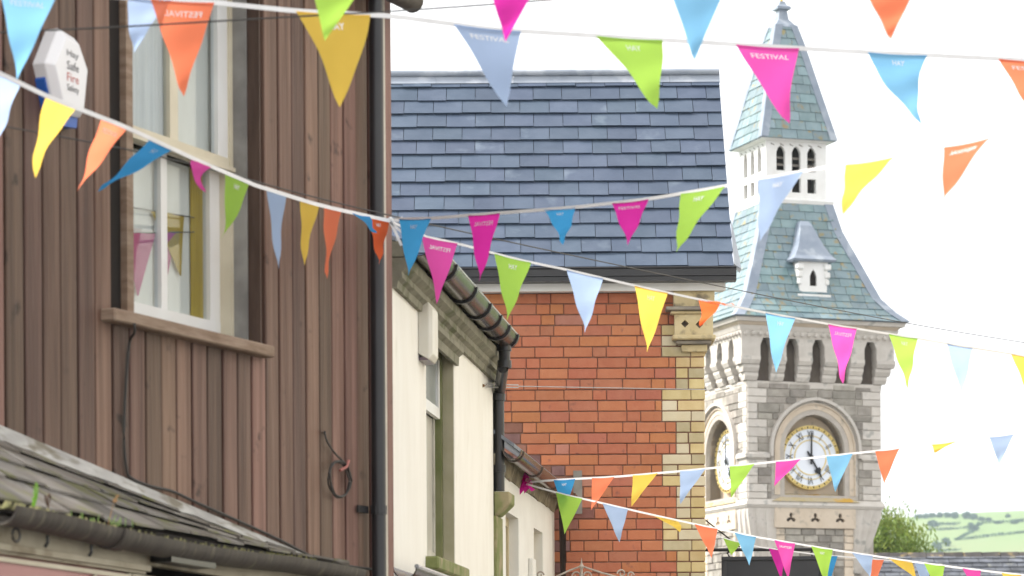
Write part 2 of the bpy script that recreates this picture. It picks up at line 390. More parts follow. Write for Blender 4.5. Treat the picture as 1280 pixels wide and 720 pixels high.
for r_ in range(rows):
    xx = xr0 + (r_ % 2) * .16
    while xx < xr1 - .05:
        wd = .31 + jit(.03); x1 = min(xx + wd - .012, xr1); v0 = r_ / rows - (.03 if r_ == 0 else .02) + jit(.015); v1 = (r_ + 1.12) / rows
        if v1 > 1: v1 = 1
        u = Vector((0, jit(.006), .024 + jit(.006))); t = Vector((0, 0, .009))
        sk_ = .05 * (1 - r_ * .2)
        a, b, c_, e = roofp(xx, v0) + u, roofp(x1, v0) + u, roofp(x1, v1) + Vector((0, 0, .006)), roofp(xx, v1) + Vector((0, 0, .006))
        MB().hexa([a - t, b - t, c_ - t, e - t, a, b, c_, e]).build('slate', m_moss, shop); xx += wd
P = []
for k in range(41):
    xx = lerp(xr0, xr1 + .02, k / 40); f = flash(xx); hh = .085 * (1 - .6 * k / 40)
    P.append([(xx, .02, f + .004), (xx, -.004, f + .004), (xx, -.02, f - .01), (xx, -.075 - jit(.008), f - hh - .008 + jit(.004)), (xx, -.02, f - hh - .03)])
MB().loft(P).build('cement_fillet', m_cem, shop, smooth=True)
# gutter: half round open trough with sag
def trough(path, r, m, parent, name='gutter', t=.006, lip=.0):
    n = 9; prof = [(cos(pi + pi * k / n) * r, sin(pi + pi * k / n) * r) for k in range(n + 1)] + [(cos(2 * pi - pi * k / n) * (r - t), sin(2 * pi - pi * k / n) * (r - t)) for k in range(n + 1)]
    return MB().sweep(path, prof).build(name, m, parent, smooth=True)
gpath = []
for k in range(61):
    xx = lerp(xr0, xr1 - .05, k / 60); gpath.append((xx + .0, edge(xx) - .035, GZ - .008 - .02 * sin(pi * min(1, max(0, (k / 2.5 - 2) / 16)))))
gt = trough(gpath, .062, m_gut, shop, t=.008)
def gk(px):
    I_ = CM.inverted() @ WF.M
    def pp(k):
        q = I_ @ Vector(gpath[k]); return 640 + FPX * q.x / -q.z
    return min(range(60), key=lambda k: abs(pp(k) - px))
for px_ in (141,):
    k = 9; xx = wx(px_, 670, -.4)
    k = gk(px_); p = Vector(gpath[k]); dr = (Vector(gpath[k + 1]) - p).normalized()
    trough([p - dr * .05, p + dr * .05], .071, m_gut, gt, 'joint_collar', .008)
for px_ in (73, 122):
    k = gk(px_); p = Vector(gpath[k])
    MB().tube([p + Vector((0, .03, -.06)), p + Vector((0, .03, -.085)), p + Vector((0, .04, -.1))], .006, 6).build('gutter_hook', m_black, gt)
k = gk(16); p = Vector(gpath[k]) + Vector((0, .0, -.085))
MB().tube([p + Vector((cos(a * .5) * .022, 0, sin(a * .5) * .022)) for a in range(14)], .004, 6).build('ring_hook', m_black, gt)
# moss and debris in gutter
mb = MB()
for k in range(260):
    q = random.random() ** 1.3 * 50; i0 = int(q); p = Vector(gpath[i0]).lerp(Vector(gpath[i0 + 1]), q - i0) + Vector((jit(.02), jit(.03) - .02, .004)); s_ = random.uniform(.006, .014)
    mb.add([p + Vector((s_, 0, -s_)), p + Vector((-s_, s_, -s_)), p + Vector((-s_, -s_, -s_)), p + Vector((0, 0, s_))], [(0, 1, 2), (0, 1, 3), (1, 2, 3), (2, 0, 3)])
tag(mb.build('gutter_moss', mat('moss', (.2, .18, .09), (.13, .13, .05), .95, 20, var=.3, island=True), shop), kind='stuff')
# fascia below the gutter, window head and pinkish shop pane
def gy(x): return edge(x) + .03
def band(name, m, par, x0, x1, z0, z1, dy0, dy1):
    P = [[(xx, gy(xx) + dy0, z0), (xx, gy(xx) + dy1, z0), (xx, gy(xx) + dy1, z1), (xx, gy(xx) + dy0, z1)] for xx in (x0, (x0 + x1) / 2, x1)]
    return MB().loft(P).build(name, m, par)
xf1 = wx(152, 690, -.36)
band('fascia_board', m_fasc, shop, xr0, xr1 - .1, 2.225, GZ - .01, .0, .04)
band('fascia_moulding', m_fasc, shop, xr0, xf1 + .02, 2.2, 2.222, -.015, .03)
band('window_head', m_fasc, shop, xr0, xf1, 2.19, 2.199, .0, .04)
m_pink = mat('pink_sign', (.42, .17, .17), (.36, .13, .14), .35, 2)
sp = band('sign_panel', m_pink, shop, xr0, wx(131, 710, -.38), 1.75, 2.185, .02, .05)
for (a, b, z0, z1) in ((xr0, wx(131, 710, -.38), 2.166, 2.181), (wx(131, 710, -.38), wx(135, 710, -.38), 1.75, 2.186), (wx(80, 710, -.42), wx(84, 710, -.42), 1.75, 2.164)):
    band('frame_bar', m_cream, sp, a, b, z0, z1, .008, .019)
band('side_wall', m_fasc, shop, wx(136, 710, -.38), xr1 - .1, 0, 2.186, .004, .05)
band('stall_riser', m_fasc, shop, xr0, wx(135, 710, -.38), 0, 1.745, .004, .05)
bk = wx(160, 692, -.36)
band('downlight_hood', m_black, shop, bk, bk + .5, 2.236, 2.262, -.09, -.001)
egz = WF.hit(503, -6, -.09)[1]
trough([(WX0, -.09, egz), (-1.5, -.09, egz), (.04, -.09, egz)], .055, m_gut, wood, 'eaves_gutter')
MB().lathe([(.0, -.004), (.054, -.004), (.054, .004), (.0, .004)], (.043, -.09, egz - .004), 16, Matrix.Rotation(pi / 2, 3, 'Y')).build('gutter_end', m_gut, wood)
# weeds growing in the gutter
m_leaf = mat('bright_weed', (.2, .42, .04), (.14, .32, .03), .6, 20, transl=.35, var=.15)
m_dry = mat('dry_stalk', (.36, .2, .08), (.28, .17, .08), .8, 20)
def blade(mb, p, dirv, L, wd, n=5, droop=.3):
    p = Vector(p); dirv = Vector(dirv).normalized(); sd = dirv.cross(Vector((.3, 1, 0))).normalized(); prev = None
    for k in range(n + 1):
        t = k / n; c = p + dirv * L * t + Vector((0, 0, -droop * L * t * t)); h = wd * (sin(pi * (.15 + .85 * t)) * .9 + .05)
        cur = (c - sd * h, c + sd * h)
        if prev: mb.add([prev[0], prev[1], cur[1], cur[0]], [(0, 1, 2, 3)])
        prev = cur
def gpt(px): return Vector(gpath[gk(px)])
fern = thing('fern', 'small bright green fern growing out of the rusty shop gutter', 'plant', WF.M @ Matrix.Translation(gpt(38)))
mb = MB(); blade(mb, (0, 0, 0), (.35, 0, .9), .11, .009, 7, .25)
for k in range(9): blade(mb, Vector((.3, 0, .9)).normalized() * (.02 + .009 * k), (.9, jit(.3), .45), .022, .003, 3, .2); blade(mb, Vector((.3, 0, .9)).normalized() * (.02 + .009 * k), (-.4, jit(.3), .8), .02, .003, 3, .2)
mb.build('fronds', m_leaf, fern)
dk = thing('withered_weed', 'withered brown curled weed standing in the shop gutter next to a fern', 'plant', WF.M @ Matrix.Translation(gpt(56)))
MB().tube([(0, 0, 0), (.006, 0, .03), (.0, 0, .055), (.012, 0, .07), (.02, 0, .06), (.014, 0, .045)], .0035, 5).tube([(0, 0, .03), (-.012, 0, .05), (-.014, 0, .065)], .003, 5).build('stem', mat('brown_stem', (.09, .05, .03), None, .9), dk)
gr = thing('grass_tuft', 'sparse pale green grass tuft sprouting from the shop gutter', 'plant', WF.M @ Matrix.Translation(gpt(88))); mb = MB()
for k in range(22): blade(mb, (random.uniform(-.06, .42), jit(.02), 0), (jit(.5), jit(.2), 1), random.uniform(.02, .06), .0022, 3, .3)
tag(mb.build('blades', mat('pale_grass', (.17, .28, .07), (.22, .31, .1), .7, 10, transl=.3), gr), kind='stuff')
dg = thing('dry_grass_clump', 'straw coloured dry grass clump at the gutter joint', 'plant', WF.M @ Matrix.Translation(gpt(136))); mb = MB()
for k in range(60): blade(mb, (jit(.045), jit(.02), 0), (jit(.8), jit(.4), .7), random.uniform(.015, .05), .0022, 3, .7)
blade(mb, (.01, 0, 0), (.35, 0, .8), .14, .002, 4, .1); blade(mb, (.05, 0, .1), (.9, 0, .3), .035, .008, 4, .2); blade(mb, (.05, -.01, .11), (.8, 0, .5), .03, .006, 4, .1)
tag(mb.build('blades', m_dry, dg), kind='stuff')

# =================================================================== CREAM RENDERED HOUSE
CF = Frame((.318, 22.8, 0), 83.4)
m_cr = mat('cream_render', (.83, .805, .74), (.79, .76, .69), .85, 2.5, bump=.2, bscale=20, c3=(.68, .64, .55), c3amt=-.05, c3scale=3, stretch=(2.5, 2.5, .8))
m_wr = mat('white_render', (.8, .79, .75), (.74, .725, .68), .85, 2.5, bump=.25, bscale=12)
m_stone = mat('olive_stone', (.19, .178, .13), (.25, .235, .175), .85, 8, bump=.45, c3=(.13, .135, .075), c3amt=.35, c3scale=9)
m_green = mat('mossy_green_stone', (.16, .19, .06), (.25, .25, .12), .9, 8, bump=.4, c3=(.33, .28, .17), c3amt=.3, c3scale=7)
m_pvc = mat('brown_pvc', (.035, .02, .015), (.024, .015, .012), .25, 3, spec=.5)
def cx(px, py=500, y=0): return CF.hit(px, py, y)[0]
def cz(px, py, y=0): return CF.hit(px, py, y)[1]
crm = thing('cream_house', 'cream rendered house with mossy stone cornice, sash window and brown gutter', 'house', CF.M)
xa, xb = cx(491), cx(616)
zt = cz(613, 466)
zt = (zt + cz(497, 362)) / 2
wx0_, wx1_ = cx(533, 560), cx(568, 560)
wz0, wz1 = cz(560, 706), zt - .06
MB().plate([(xa, 0), (xb, 0), (xb, zt), (xa, zt)], [[(wx0_, wz0), (wx0_, wz1), (wx1_, wz1), (wx1_, wz0)]], lambda u, d_, v: (u, d_, v), 0, .3).build('wall', m_cr, crm)
box('back_wall', m_cr, crm, xa, xb, .6, 4, 0, zt)
# stone cornice with ragged lower edge
def mould(name, m, par, x0, x1, prof, n=1, jz=0):
    P = []
    for k in range(n + 1):
        xx = lerp(x0, x1, k / n); P.append([(xx, y_ + jit(jz), z_ + jit(jz)) for y_, z_ in prof])
    return MB().loft(P).build(name, m, par, smooth=False)
co = mould('cornice', m_stone, crm, xa, xb + .03, [(0.02, zt - .03), (-.022, zt - .03), (-.028, zt + .005), (-.05, zt + .02), (-.05, zt + .05), (-.085, zt + .075), (-.09, zt + .12), (.02, zt + .12)], 90, .0022)
mould('roof_edge', m_stone, crm, xa, xb + .02, [(.02, zt + .121), (-.055, zt + .121), (-.06, zt + .2), (.02, zt + .2)], 30, .003)
rp = mat('slate_roof_plain', (.15, .17, .2), (.2, .22, .25), .6, 6, bump=.2)
MB().hexa([(xa, -.02, zt + .201), (xb, -.02, zt + .201), (xb, 3.5, zt + 1.9), (xa + .9, 3.5, zt + 1.9), (xa, -.02, zt + .22), (xb, -.02, zt + .22), (xb, 3.5, zt + 1.95), (xa + .9, 3.5, zt + 1.95)]).build('roof', rp, crm)
# gutter with union brackets
gz = zt + .2; gyy = -.135; gr_ = .078
gxb = cx(644, 440, gyy - .06)
def tin(x): return Vector((x, gyy, gz))
gut = trough([tin(xa), tin((xa + gxb) / 2), tin(gxb)], gr_, m_pvc, crm, t=.005)
MB().tube([(xa, gyy - gr_ + .002, gz + .002), (gxb, gyy - gr_ + .002, gz + .002)], .007, 8).build('gutter_lip', mat('pale_lip', (.5, .5, .5), None, .25, spec=.6), gut)
for bx_ in (cx(566, 350, gyy - .06), cx(591, 375, gyy - .06), cx(609, 395, gyy - .06), cx(622, 410, gyy - .06), cx(633, 425, gyy - .06), gxb - .04):
    n = 10; prof = [(cos(pi + pi * k / n), sin(pi + pi * k / n)) for k in range(n + 1)]
    P = [[(bx_ + dx, gyy + q[0] * r, gz + q[1] * r) for q, r in [(q, .09) for q in prof] + [(q, .0785) for q in prof[::-1]]] for dx in (-.022, .022)]
    MB().loft(P).build('gutter_bracket', m_black, gut)
MB().loft([[(gxb, gyy + cos(pi + pi * k / 10) * .076, gz + sin(pi + pi * k / 10) * .076) for k in range(11)], [(gxb + .006, gyy + cos(pi + pi * k / 10) * .076, gz + sin(pi + pi * k / 10) * .076) for k in range(11)]]).build('end_cap', m_black, gut)
# downpipe with swan neck at the end of the house
def cp_(px, py, y): a, b = CF.hit(px, py, y); return Vector((a, y, b))
xo = gxb - .06; xd = xb + .05; yd = -.03
zn0, zn1, zn2 = gz - .06, cz(632, 468, -.1), cz(626, 486, -.07)
zhop = cz(624, 606, -.06)
dpp = MB().tube([(xo, gyy, zn0), (xo, gyy, zn1 + .03), (xo, gyy + .01, zn1), (xd, yd - .01, zn2 + .02), (xd, yd, zn2 - .02), (xd, yd, zhop - .02)], .036, 12).build('downpipe', m_black, crm, smooth=True)
for zz, yy, xx in ((zn0 - .02, gyy, xo), (zn1 + .02, gyy, xo), (zn2 - .03, yd, xd), (zhop + .12, yd, xd)):
    MB().tube([(xx, yy, zz - .022), (xx, yy, zz + .022)], .044, 12).build('pipe_socket', m_black, dpp, smooth=True)
box('corner_strip', m_stone, crm, xb - .0, xb + .14, .002, .12, 0, zt + .1)
# stone bracket and green pilaster
zb0, zb1 = cz(620, 640, -.05), cz(620, 610, -.05)
MB().loft([[(xb + .01, -.10, zb1), (xb + .3, -.10, zb1), (xb + .3, .0, zb1), (xb + .01, .0, zb1)], [(xb + .01, -.10, zb1 - .07), (xb + .3, -.10, zb1 - .07), (xb + .3, 0, zb1 - .07), (xb + .01, 0, zb1 - .07)],
           [(xb + .02, -.03, zb0), (xb + .22, -.03, zb0), (xb + .22, 0, zb0), (xb + .02, 0, zb0)]]).build('stone_bracket', m_green, crm, bevel=.006)
box('pilaster', m_green, crm, xb + .004, xb + .34, -.018, .0015, 0, zb0 - .001)
# sash window of the house
W2 = MB().box(wx1_ - .05, wx1_ - .0, .066, .14, wz0, wz1).box(wx0_, wx0_ + .05, .066, .14, wz0, wz1).box(wx0_ + .05, wx1_ - .05, .066, .14, wz1 - .06, wz1).build('window', mat('olive_frame', (.13, .15, .05), (.2, .2, .1), .6, 5), crm)
box('reveal', mat('olive_cream', (.4, .365, .26), (.33, .31, .2), .8, 6, bump=.2), W2, wx1_ - .012, wx1_ - .002, .004, .065, wz0, wz1)
mz2 = cz(543, 520, .08)
us = MB().box(wx0_ + .05, wx1_ - .05, .075, .1, mz2, mz2 + .06).box(wx0_ + .05, wx0_ + .1, .075, .1, mz2 + .06, wz1).box(wx1_ - .1, wx1_ - .05, .075, .1, mz2 + .06, wz1).build('upper_sash', m_white, W2)
box('pane', mat('grey_pane', (.3, .33, .34), (.4, .42, .42), .12, 1.5, spec=.6), us, wx0_ + .1, wx1_ - .1, .085, .09, mz2 + .06, wz1)
ls = MB().box(wx0_ + .05, wx1_ - .05, .104, .13, wz0 + .0, wz0 + .08).box(wx0_ + .05, wx0_ + .1, .104, .13, wz0 + .08, mz2).box(wx1_ - .1, wx1_ - .05, .104, .13, wz0 + .08, mz2).build('lower_sash', mat('peeling_white', (.5, .48, .42), (.38, .36, .3), .8, 10, bump=.3), W2)
box('pane', mat('blind_pane', (.42, .4, .35), (.5, .48, .42), .4, 3), ls, wx0_ + .1, wx1_ - .1, .115, .12, wz0 + .08, mz2)
box('sill', m_green, W2, wx0_ - .06, wx1_ + .1, -.07, .066, wz0 - .07, wz0 - .001, bevel=.008)
mould('window_cornice', m_stone, W2, wx0_ - .05, wx1_ + .06, [(0.0, wz1 - .08), (-.02, wz1 - .08), (-.022, wz1 - .03), (-.05, wz1 - .01), (-.05, wz1 + .02), (0, wz1 + .028)])
# lower gutter over the shop front of this house
lz = cz(515, 712, -.1)
trough([(cx(506, 705, -.1), -.1, lz), (cx(560, 705, -.1), -.1, lz)], .06, m_pvc, crm, 'lower_gutter')
MB().tube([(cx(506, 705, -.1), -.158, lz + .003), (cx(560, 705, -.1), -.158, lz + .003)], .012, 8).build('lower_gutter_lip', mat('pale_lip', (1, 1, 1)), crm)
# second, lower wing
xw0, xw1 = xb + .02, .12
zt2 = cz(665, 620)
holes = []
for (p0, p1, t, b) in ((633, 649, 641, 760), (668, 679, 662, 740)):
    holes.append([(cx(p0, 690), cz(p0, b)), (cx(p0, 690), cz(p0 + 4, t)), (cx(p1, 690), cz(p0 + 4, t)), (cx(p1, 690), cz(p0, b))])
lwg = thing('white_wing', 'low white rendered wing with two deep windows and brown gutter against red brick', 'house', CF.M)
MB().plate([(xw0, 0), (xw1, 0), (xw1, zt2), (xw0, zt2)], holes, lambda u, d_, v: (u, d_ + .004, v), 0, .35).build('wall', m_wr, lwg)
box('back_wall', m_wr, lwg, xw0, xw1, .6, 3, 0, zt2)
m_cfr = mat('cream_frame', (.55, .46, .28), (.48, .4, .25), .6, 4)
for h in holes:
    x0, x1 = h[0][0], h[2][0]; z0, z1 = h[0][1], h[1][1]
    wq = MB().box(x0, x0 + .05, 0.07, .13, z0, z1).box(x1 - .06, x1, 0.07, .13, z0, z1).box(x0 + .05, x1 - .06, 0.07, .13, z1 - .06, z1).box(x0 + .05, x1 - .06, 0.07, .13, z0, z0 + .06).build('window', m_cfr, lwg)
    box('pane', mat('grey_pane', (1, 1, 1)), wq, x0 + .05, x1 - .06, .1, .105, z0 + .06, z1 - .06)
    box('mullion', m_white, wq, (x0 + x1) / 2 - .02, (x0 + x1) / 2 + .02, .08, .099, z0 + .06, z1 - .06)
vx = cx(663, 705)
box('vent_box', m_wr, lwg, vx - .1, vx + .1, -.03, .003, cz(664, 760), cz(664, 699), bevel=.006)
gz2 = cz(672, 588, -.12)
m_rub = mat('rubble_mortar', (.3, .26, .17), (.17, .14, .1), .95, 12, bump=.8, c3=(.4, .36, .27), c3amt=.3, c3scale=9)
mould('wall_head', m_rub, lwg, xw0, xw1, [(.1, zt2 + .001), (-.004, zt2 + .001), (-.03, zt2 + .1), (-.06, gz2 - .02), (.1, gz2 - .02)], 26, .012)
g2 = trough([(xw0 - .02, -.12, gz2), (xw1 - .06, -.12, gz2)], .06, mat('brown_pvc2', (.09, .06, .045), (.06, .042, .035), .25, 3, spec=.6), lwg, t=.005)
for k in range(4):
    bx_ = lerp(xw0 + .1, xw1 - .3, k / 3); n = 10; prof = [(cos(pi + pi * q / n), sin(pi + pi * q / n)) for q in range(n + 1)]
    P = [[(bx_ + dx, -.12 + q[0] * r, gz2 + q[1] * r) for q, r in [(q, .068) for q in prof] + [(q, .0605) for q in prof[::-1]]] for dx in (-.02, .02)]
    MB().loft(P).build('gutter_bracket', mat('brown_pvc2', (0, 0, 0)), g2)
MB().hexa([(xw0, -.13, gz2 + .02), (xw1 - .12, -.13, gz2 + .02), (xw1 - .12, 1.6, gz2 + 1.22), (xw0, 1.6, gz2 + 1.22), (xw0, -.13, gz2 + .045), (xw1 - .12, -.13, gz2 + .045), (xw1 - .12, 1.6, gz2 + 1.25), (xw0, 1.6, gz2 + 1.25)]).build('roof', rp, lwg)
MB().tube([(xw1 - .1, -.07, .1), (xw1 - .1, -.07, gz2 - .12), (xw1 - .12, -.11, gz2 - .05)], .03, 10).build('downpipe', mat('dark_brown_pipe', (.06, .04, .035), None, .4), lwg, smooth=True)

# second alarm box on cream wall
a2 = CF.hit(531, 456, 0)
ab = thing('siren_box', 'tall off-white siren box fixed to the cream rendered wall above a window', 'alarm box', CF.M @ Matrix.Translation((a2[0] - .12, 0, a2[1])))
hh = cz(531, 386) - a2[1]
MB().loft([[(-.12, 0, .03), (.12, 0, .03), (.12, 0, hh), (-.12, 0, hh)], [(-.12, -.055, 0.0), (.12, -.055, 0.0), (.12, -.055, hh), (-.12, -.055, hh)], [(-.1, -.075, .03), (.1, -.075, .03), (.1, -.075, hh - .03), (-.1, -.075, hh - .03)]]).build('case', mat('aged_white', (.66, .62, .52), (.72, .7, .63), .45, 4), ab, bevel=.004)
box('lens', mat('dull_purple', (.16, .12, .14), None, .3), ab, -.115, .115, -.05, -.004, -.004, .012)

# stay wire with turnbuckle from house corner to brick building
wire_m = mat('steel_wire', (.42, .41, .4), None, .4, metal=.6)
p0 = at(603, 482, 18.6); p1 = at(655, 483, 19.6); p2 = at(884, 487, 22.95)
sw = thing('stay_wire', 'thin steel stay wire with turnbuckle in front of the red bricks', 'wire', Matrix.Translation(p0))
q1, q2 = p1 - p0, p2 - p0; u_ = q1.normalized()
MB().tube([(0, 0, 0), u_ * .05], [.012, .004], 8).build('eye_bolt', mat('rusty_bolt', (.25, .13, .06), None, .8), sw)
MB().tube([u_ * .1 + Vector((0, 0, .008)), q1 * .85 + Vector((0, 0, .008))], .004, 6).tube([u_ * .1 - Vector((0, 0, .008)), q1 * .85 - Vector((0, 0, .008))], .004, 6).build('turnbuckle', wire_m, sw)
MB().tube([q1 * .85, q2], .003, 5).tube([u_ * .04, u_ * .12], .003, 5).build('wire', wire_m, sw)

# house across the street, seen in the window panes
m_opp = mat('opposite_cream', (.7, .66, .55), (.64, .6, .5), .85, 2)
op = thing('opposite_house', 'cream house across the street mirrored in the timber building panes', 'house', Matrix.Translation((5.7, 19, 0)))
MB().plate([(-4.6, 0), (5, 0), (5, 8.4), (-4.6, 8.4)], [[(-3.2, 3.4), (-3.2, 4.8), (-2.2, 4.8), (-2.2, 3.4)], [(1.6, 3.4), (1.6, 4.8), (2.6, 4.8), (2.6, 3.4)]], lambda u, d_, v: (d_, u, v), 0, .3).build('wall', m_opp, op)
for u in (-3.2, 1.6):
    ww = MB().box(.1, .16, u, u + .06, 3.4, 4.8).box(.1, .16, u + .94, u + 1, 3.4, 4.8).box(.1, .16, u + .06, u + .94, 4.07, 4.13).build('window', m_white, op); box('pane', mat('grey_pane0', (.1, .11, .12), None, .1), ww, .17, .18, u, u + 1, 3.4, 4.8)
box('back_wall', m_opp, op, .31, 4, -4.6, 5, 0, 8.4)
MB().loft([[(-.3, y_, 8.4), (2.2, y_, 10), (4.3, y_, 8.4)] for y_ in (-4.7, 5.1)]).build('roof', rp, op)

# =================================================================== RED BRICK BUILDING
qc = at(881, 560, 23.0)
BF = Frame((qc.x, 23.0, 0), 0)
brk = thing('brick_building', 'red brick building with yellow quoins and blue-grey slate roof', 'building', BF.M)
def bz_(py, y=0, px=760): return BF.hit(px, py, y)[1]
def bxx(px, py=500, y=0): return BF.hit(px, py, y)[0]
m_mort = mat('mortar', (.2, .1, .07), (.27, .16, .115), .95, 14, bump=.3)
bcols = [((.45, .16, .082), (.48, .185, .097)), ((.435, .152, .082), (.465, .175, .097)), ((.47, .175, .08), (.5, .195, .09)), ((.42, .15, .09), (.45, .172, .105)), ((.43, .185, .13), (.46, .21, .15))]
m_br = [mat('red_brick_%d' % i, a, b, .85, 12, bump=.35, bscale=40, var=.08, hvar=.006, c3=(.3, .12, .08), c3amt=-.1, c3scale=14) for i, (a, b) in enumerate(bcols)]
m_bd = [mat('weathered_brick', (.22, .095, .07), (.28, .13, .1), .9, 12, bump=.4, bscale=40, var=.2, hvar=.012), mat('purple_brick', (.19, .1, .095), (.25, .14, .13), .9, 12, bump=.4, var=.2)]
m_ye = [mat('buff_brick', (.54, .41, .2), (.62, .5, .27), .85, 8, bump=.25, var=.1, hvar=.008), mat('pale_buff_brick', (.58, .5, .34), (.63, .56, .41), .85, 8, bump=.25, var=.08), mat('dull_buff_brick', (.42, .35, .2), (.5, .43, .28), .85, 8, bump=.3, var=.1)]
zw = bz_(366)
xl = bxx(440); box('wall', m_mort, brk, xl, -.006, .012, 4.2, 0, zw)
GA = bz_(366) - bz_(379.5); GA = .0815; nrow = int((zw - bz_(735)) / GA) + 1
LB = .218; HB = .104; J = .009
for r_ in range(nrow):
    z1 = zw - r_ * GA - J / 2; z0 = z1 - GA + J
    py = 366 + r_ * 13.5
    wide = ((r_ - 9) // 3) % 2 == 0
    qx = bxx(827.5 if wide else 845, 560)
    # quoin bricks
    x = -.0
    cuts = [0] + ([-.115 + jit(.01), ] if (r_ % 2) else [-.215 + (.1 if not wide else 0) + jit(.01)])
    if wide: cuts = [0, -.1 if r_ % 2 else -.205]
    cuts = [c for c in cuts if c > qx + .05] + [qx]
    for a, b in zip(cuts[:-1], cuts[1:]):
        block('quoin_brick', random.choices(m_ye, (5, 3, 2))[0], brk, b + J / 2, a - (J / 2 if a < 0 else 0), jit(.002), .1, z0, z1)
    # red bricks leftwards, stretchers with occasional headers
    x = qx; k = r_ % 2
    first = True
    while x > bxx(600):
        if first: L_ = (.08, .16, .05, .2)[(r_ * 7) % 4]; first = False
        else: L_ = HB if random.random() < .24 else LB
        a, b = x - L_, x; x -= L_
        pxm_ = 881 + (a + b) / 2 * 165
        if pxm_ < 606: continue
        old = (py > 525 and pxm_ < 640 + (py - 525) * 1.05 and pxm_ < 727)
        if old and py > 655: old = random.random() < .3 and pxm_ < 712
        if old: mm = random.choice(m_bd)
        else: mm = random.choices(m_br, (6, 5, 3, 2.5, .5))[0]
        block('brick', mm, brk, a + .0028, b - .0028, jit(.0025), .1, z0 + jit(.001), z1 + jit(.001))
# cement patch in the old joint
box('cement_patch', mat('grey_cement', (.27, .25, .22), (.2, .19, .17), .95, 8, bump=.4), brk, bxx(716), bxx(727), -.004, .02, bz_(642), bz_(588))
# stone kneeler at the eaves
m_ks = mat('buff_stone', (.5, .4, .22), (.58, .49, .3), .85, 7, bump=.3, c3=(.2, .17, .12), c3amt=.18, c3scale=8)
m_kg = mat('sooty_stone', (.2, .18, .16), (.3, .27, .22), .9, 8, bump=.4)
kn = MB().box(bxx(842), bxx(893), -.09, .3, bz_(386), bz_(366) - .001).build('kneeler', m_ks, brk, bevel=.004)
box('moulding', m_kg, kn, bxx(832), bxx(884), -.14, .3, bz_(391), bz_(386.5), bevel=.006)
box('moulding', m_ks, kn, bxx(838), bxx(884), -.11, .3, bz_(395), bz_(391.3), bevel=.006)
dia = lambda px_, py_, s: [(bxx(px_) + a * s, bz_(py_) + b * s) for a, b in ((0, 1), (1, 0), (0, -1), (-1, 0))]
MB().plate([(bxx(843), bz_(421)), (bxx(891), bz_(421)), (bxx(891), bz_(395.3)), (bxx(843), bz_(395.3))], [dia(856, 407, .03), dia(874, 408, .03)], lambda u, d_, v: (u, d_, v), -.085, 0).build('block', m_ks, kn)
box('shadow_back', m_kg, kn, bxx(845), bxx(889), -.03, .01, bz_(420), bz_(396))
box('moulding', m_ks, kn, bxx(840), bxx(894), -.12, .3, bz_(427), bz_(421.3), bevel=.008)
box('moulding', m_kg, kn, bxx(845), bxx(889), -.08, .3, bz_(432), bz_(427.3), bevel=.006)
box('block', m_ks, kn, bxx(852), bxx(884), -.04, .28, bz_(441), bz_(432.3), bevel=.004)
# fascia, soffit, gutter
ga_z = bz_(333, -.24); rx1 = bxx(920, 335, -.2)
box('fascia_board', m_white, brk, xl, bxx(907, 355, -.13), -.13, -.105, zw - .005, bz_(346, -.13) + .03)
box('soffit', m_white, brk, xl, bxx(905, 355, -.1), -.104, .012, zw + .002, zw + .02)
gz3 = bz_(336, -.19)
tr = MB().box(xl, rx1, -.24, -.132, gz3 - .1, gz3 - .094).box(xl, rx1, -.24, -.234, gz3 - .094, gz3).box(xl, rx1, -.138, -.1325, gz3 - .094, gz3).box(rx1 - .006, rx1, -.233, -.139, gz3 - .093, gz3 - .001).build('gutter', m_black, brk, bevel=.0)
MB().tube([(xl, -.24, gz3 + .0), (rx1, -.24, gz3 + .0)], .009, 8).tube([(xl, -.243, gz3 - .06), (rx1, -.243, gz3 - .06)], .006, 6).build('gutter_bead', m_black, tr)
# slate roof
RP = rad(50); rise0 = gz3 + .015; yr0 = -.2; GAUGE = .165; RUN = 1.45
def rf(x, s, h=0): return Vector((x, yr0 + s * cos(RP) - h * sin(RP), rise0 + s * sin(RP) + h * cos(RP)))
SL = RUN / cos(RP)
xrt = bxx(915, 330, yr0)
MB().hexa([rf(xl, .01, -.05), rf(xrt - .01, .01, -.05), rf(xrt - .01, SL, -.05), rf(xl, SL, -.05), rf(xl, .01, -.004), rf(xrt - .01, .01, -.004), rf(xrt - .01, SL, -.004), rf(xl, SL, -.004)]).build('roof', mat('roof_felt', (.03, .03, .035), None, .9), brk)
roofo = brk.children[-1] if False else [o for o in brk.children if o.name.startswith('roof')][0]
m_sl = mat('blue_grey_slate', (.054, .077, .118), (.072, .097, .142), .45, 5, stretch=(1, 1, 1), bump=.15, bscale=18, var=.1, hvar=.008, c3=(.12, .155, .2), c3amt=.0, c3scale=3, spec=.35)
SWD = .229; nr = int(SL / GAUGE) + 1
for r_ in range(nr):
    s0 = r_ * GAUGE - .02; s1 = min(s0 + GAUGE + .06, SL)
    if s1 - s0 < .06: continue
    x = xrt + .012 - (0 if r_ % 2 else SWD / 2) ; edges = [xrt + .012] + ([x] if r_ % 2 == 0 else [])
    while x > xl: x -= SWD + jit(.004); edges.append(x)
    for a, b in zip(edges[1:], edges[:-1]):
        h0 = .024 + jit(.004); dz = jit(.005); g = .0022
        A, B, C_, D = rf(a + g, s0 + dz, h0), rf(b - g, s0 + dz + jit(.002), h0 + jit(.0015)), rf(b - g, s1, .003), rf(a + g, s1, .003)
        nn = Vector((0, -sin(RP), cos(RP))) * -.011
        MB().hexa([A + nn, B + nn, C_ + nn, D + nn, A, B, C_, D]).build('slate', m_sl, roofo)
m_ld = mat('lead_sheet', (.3, .335, .39), (.24, .275, .33), .45, 5, bump=.2, var=.05, c3=(.42, .45, .5), c3amt=.3, c3scale=4)
x = xl
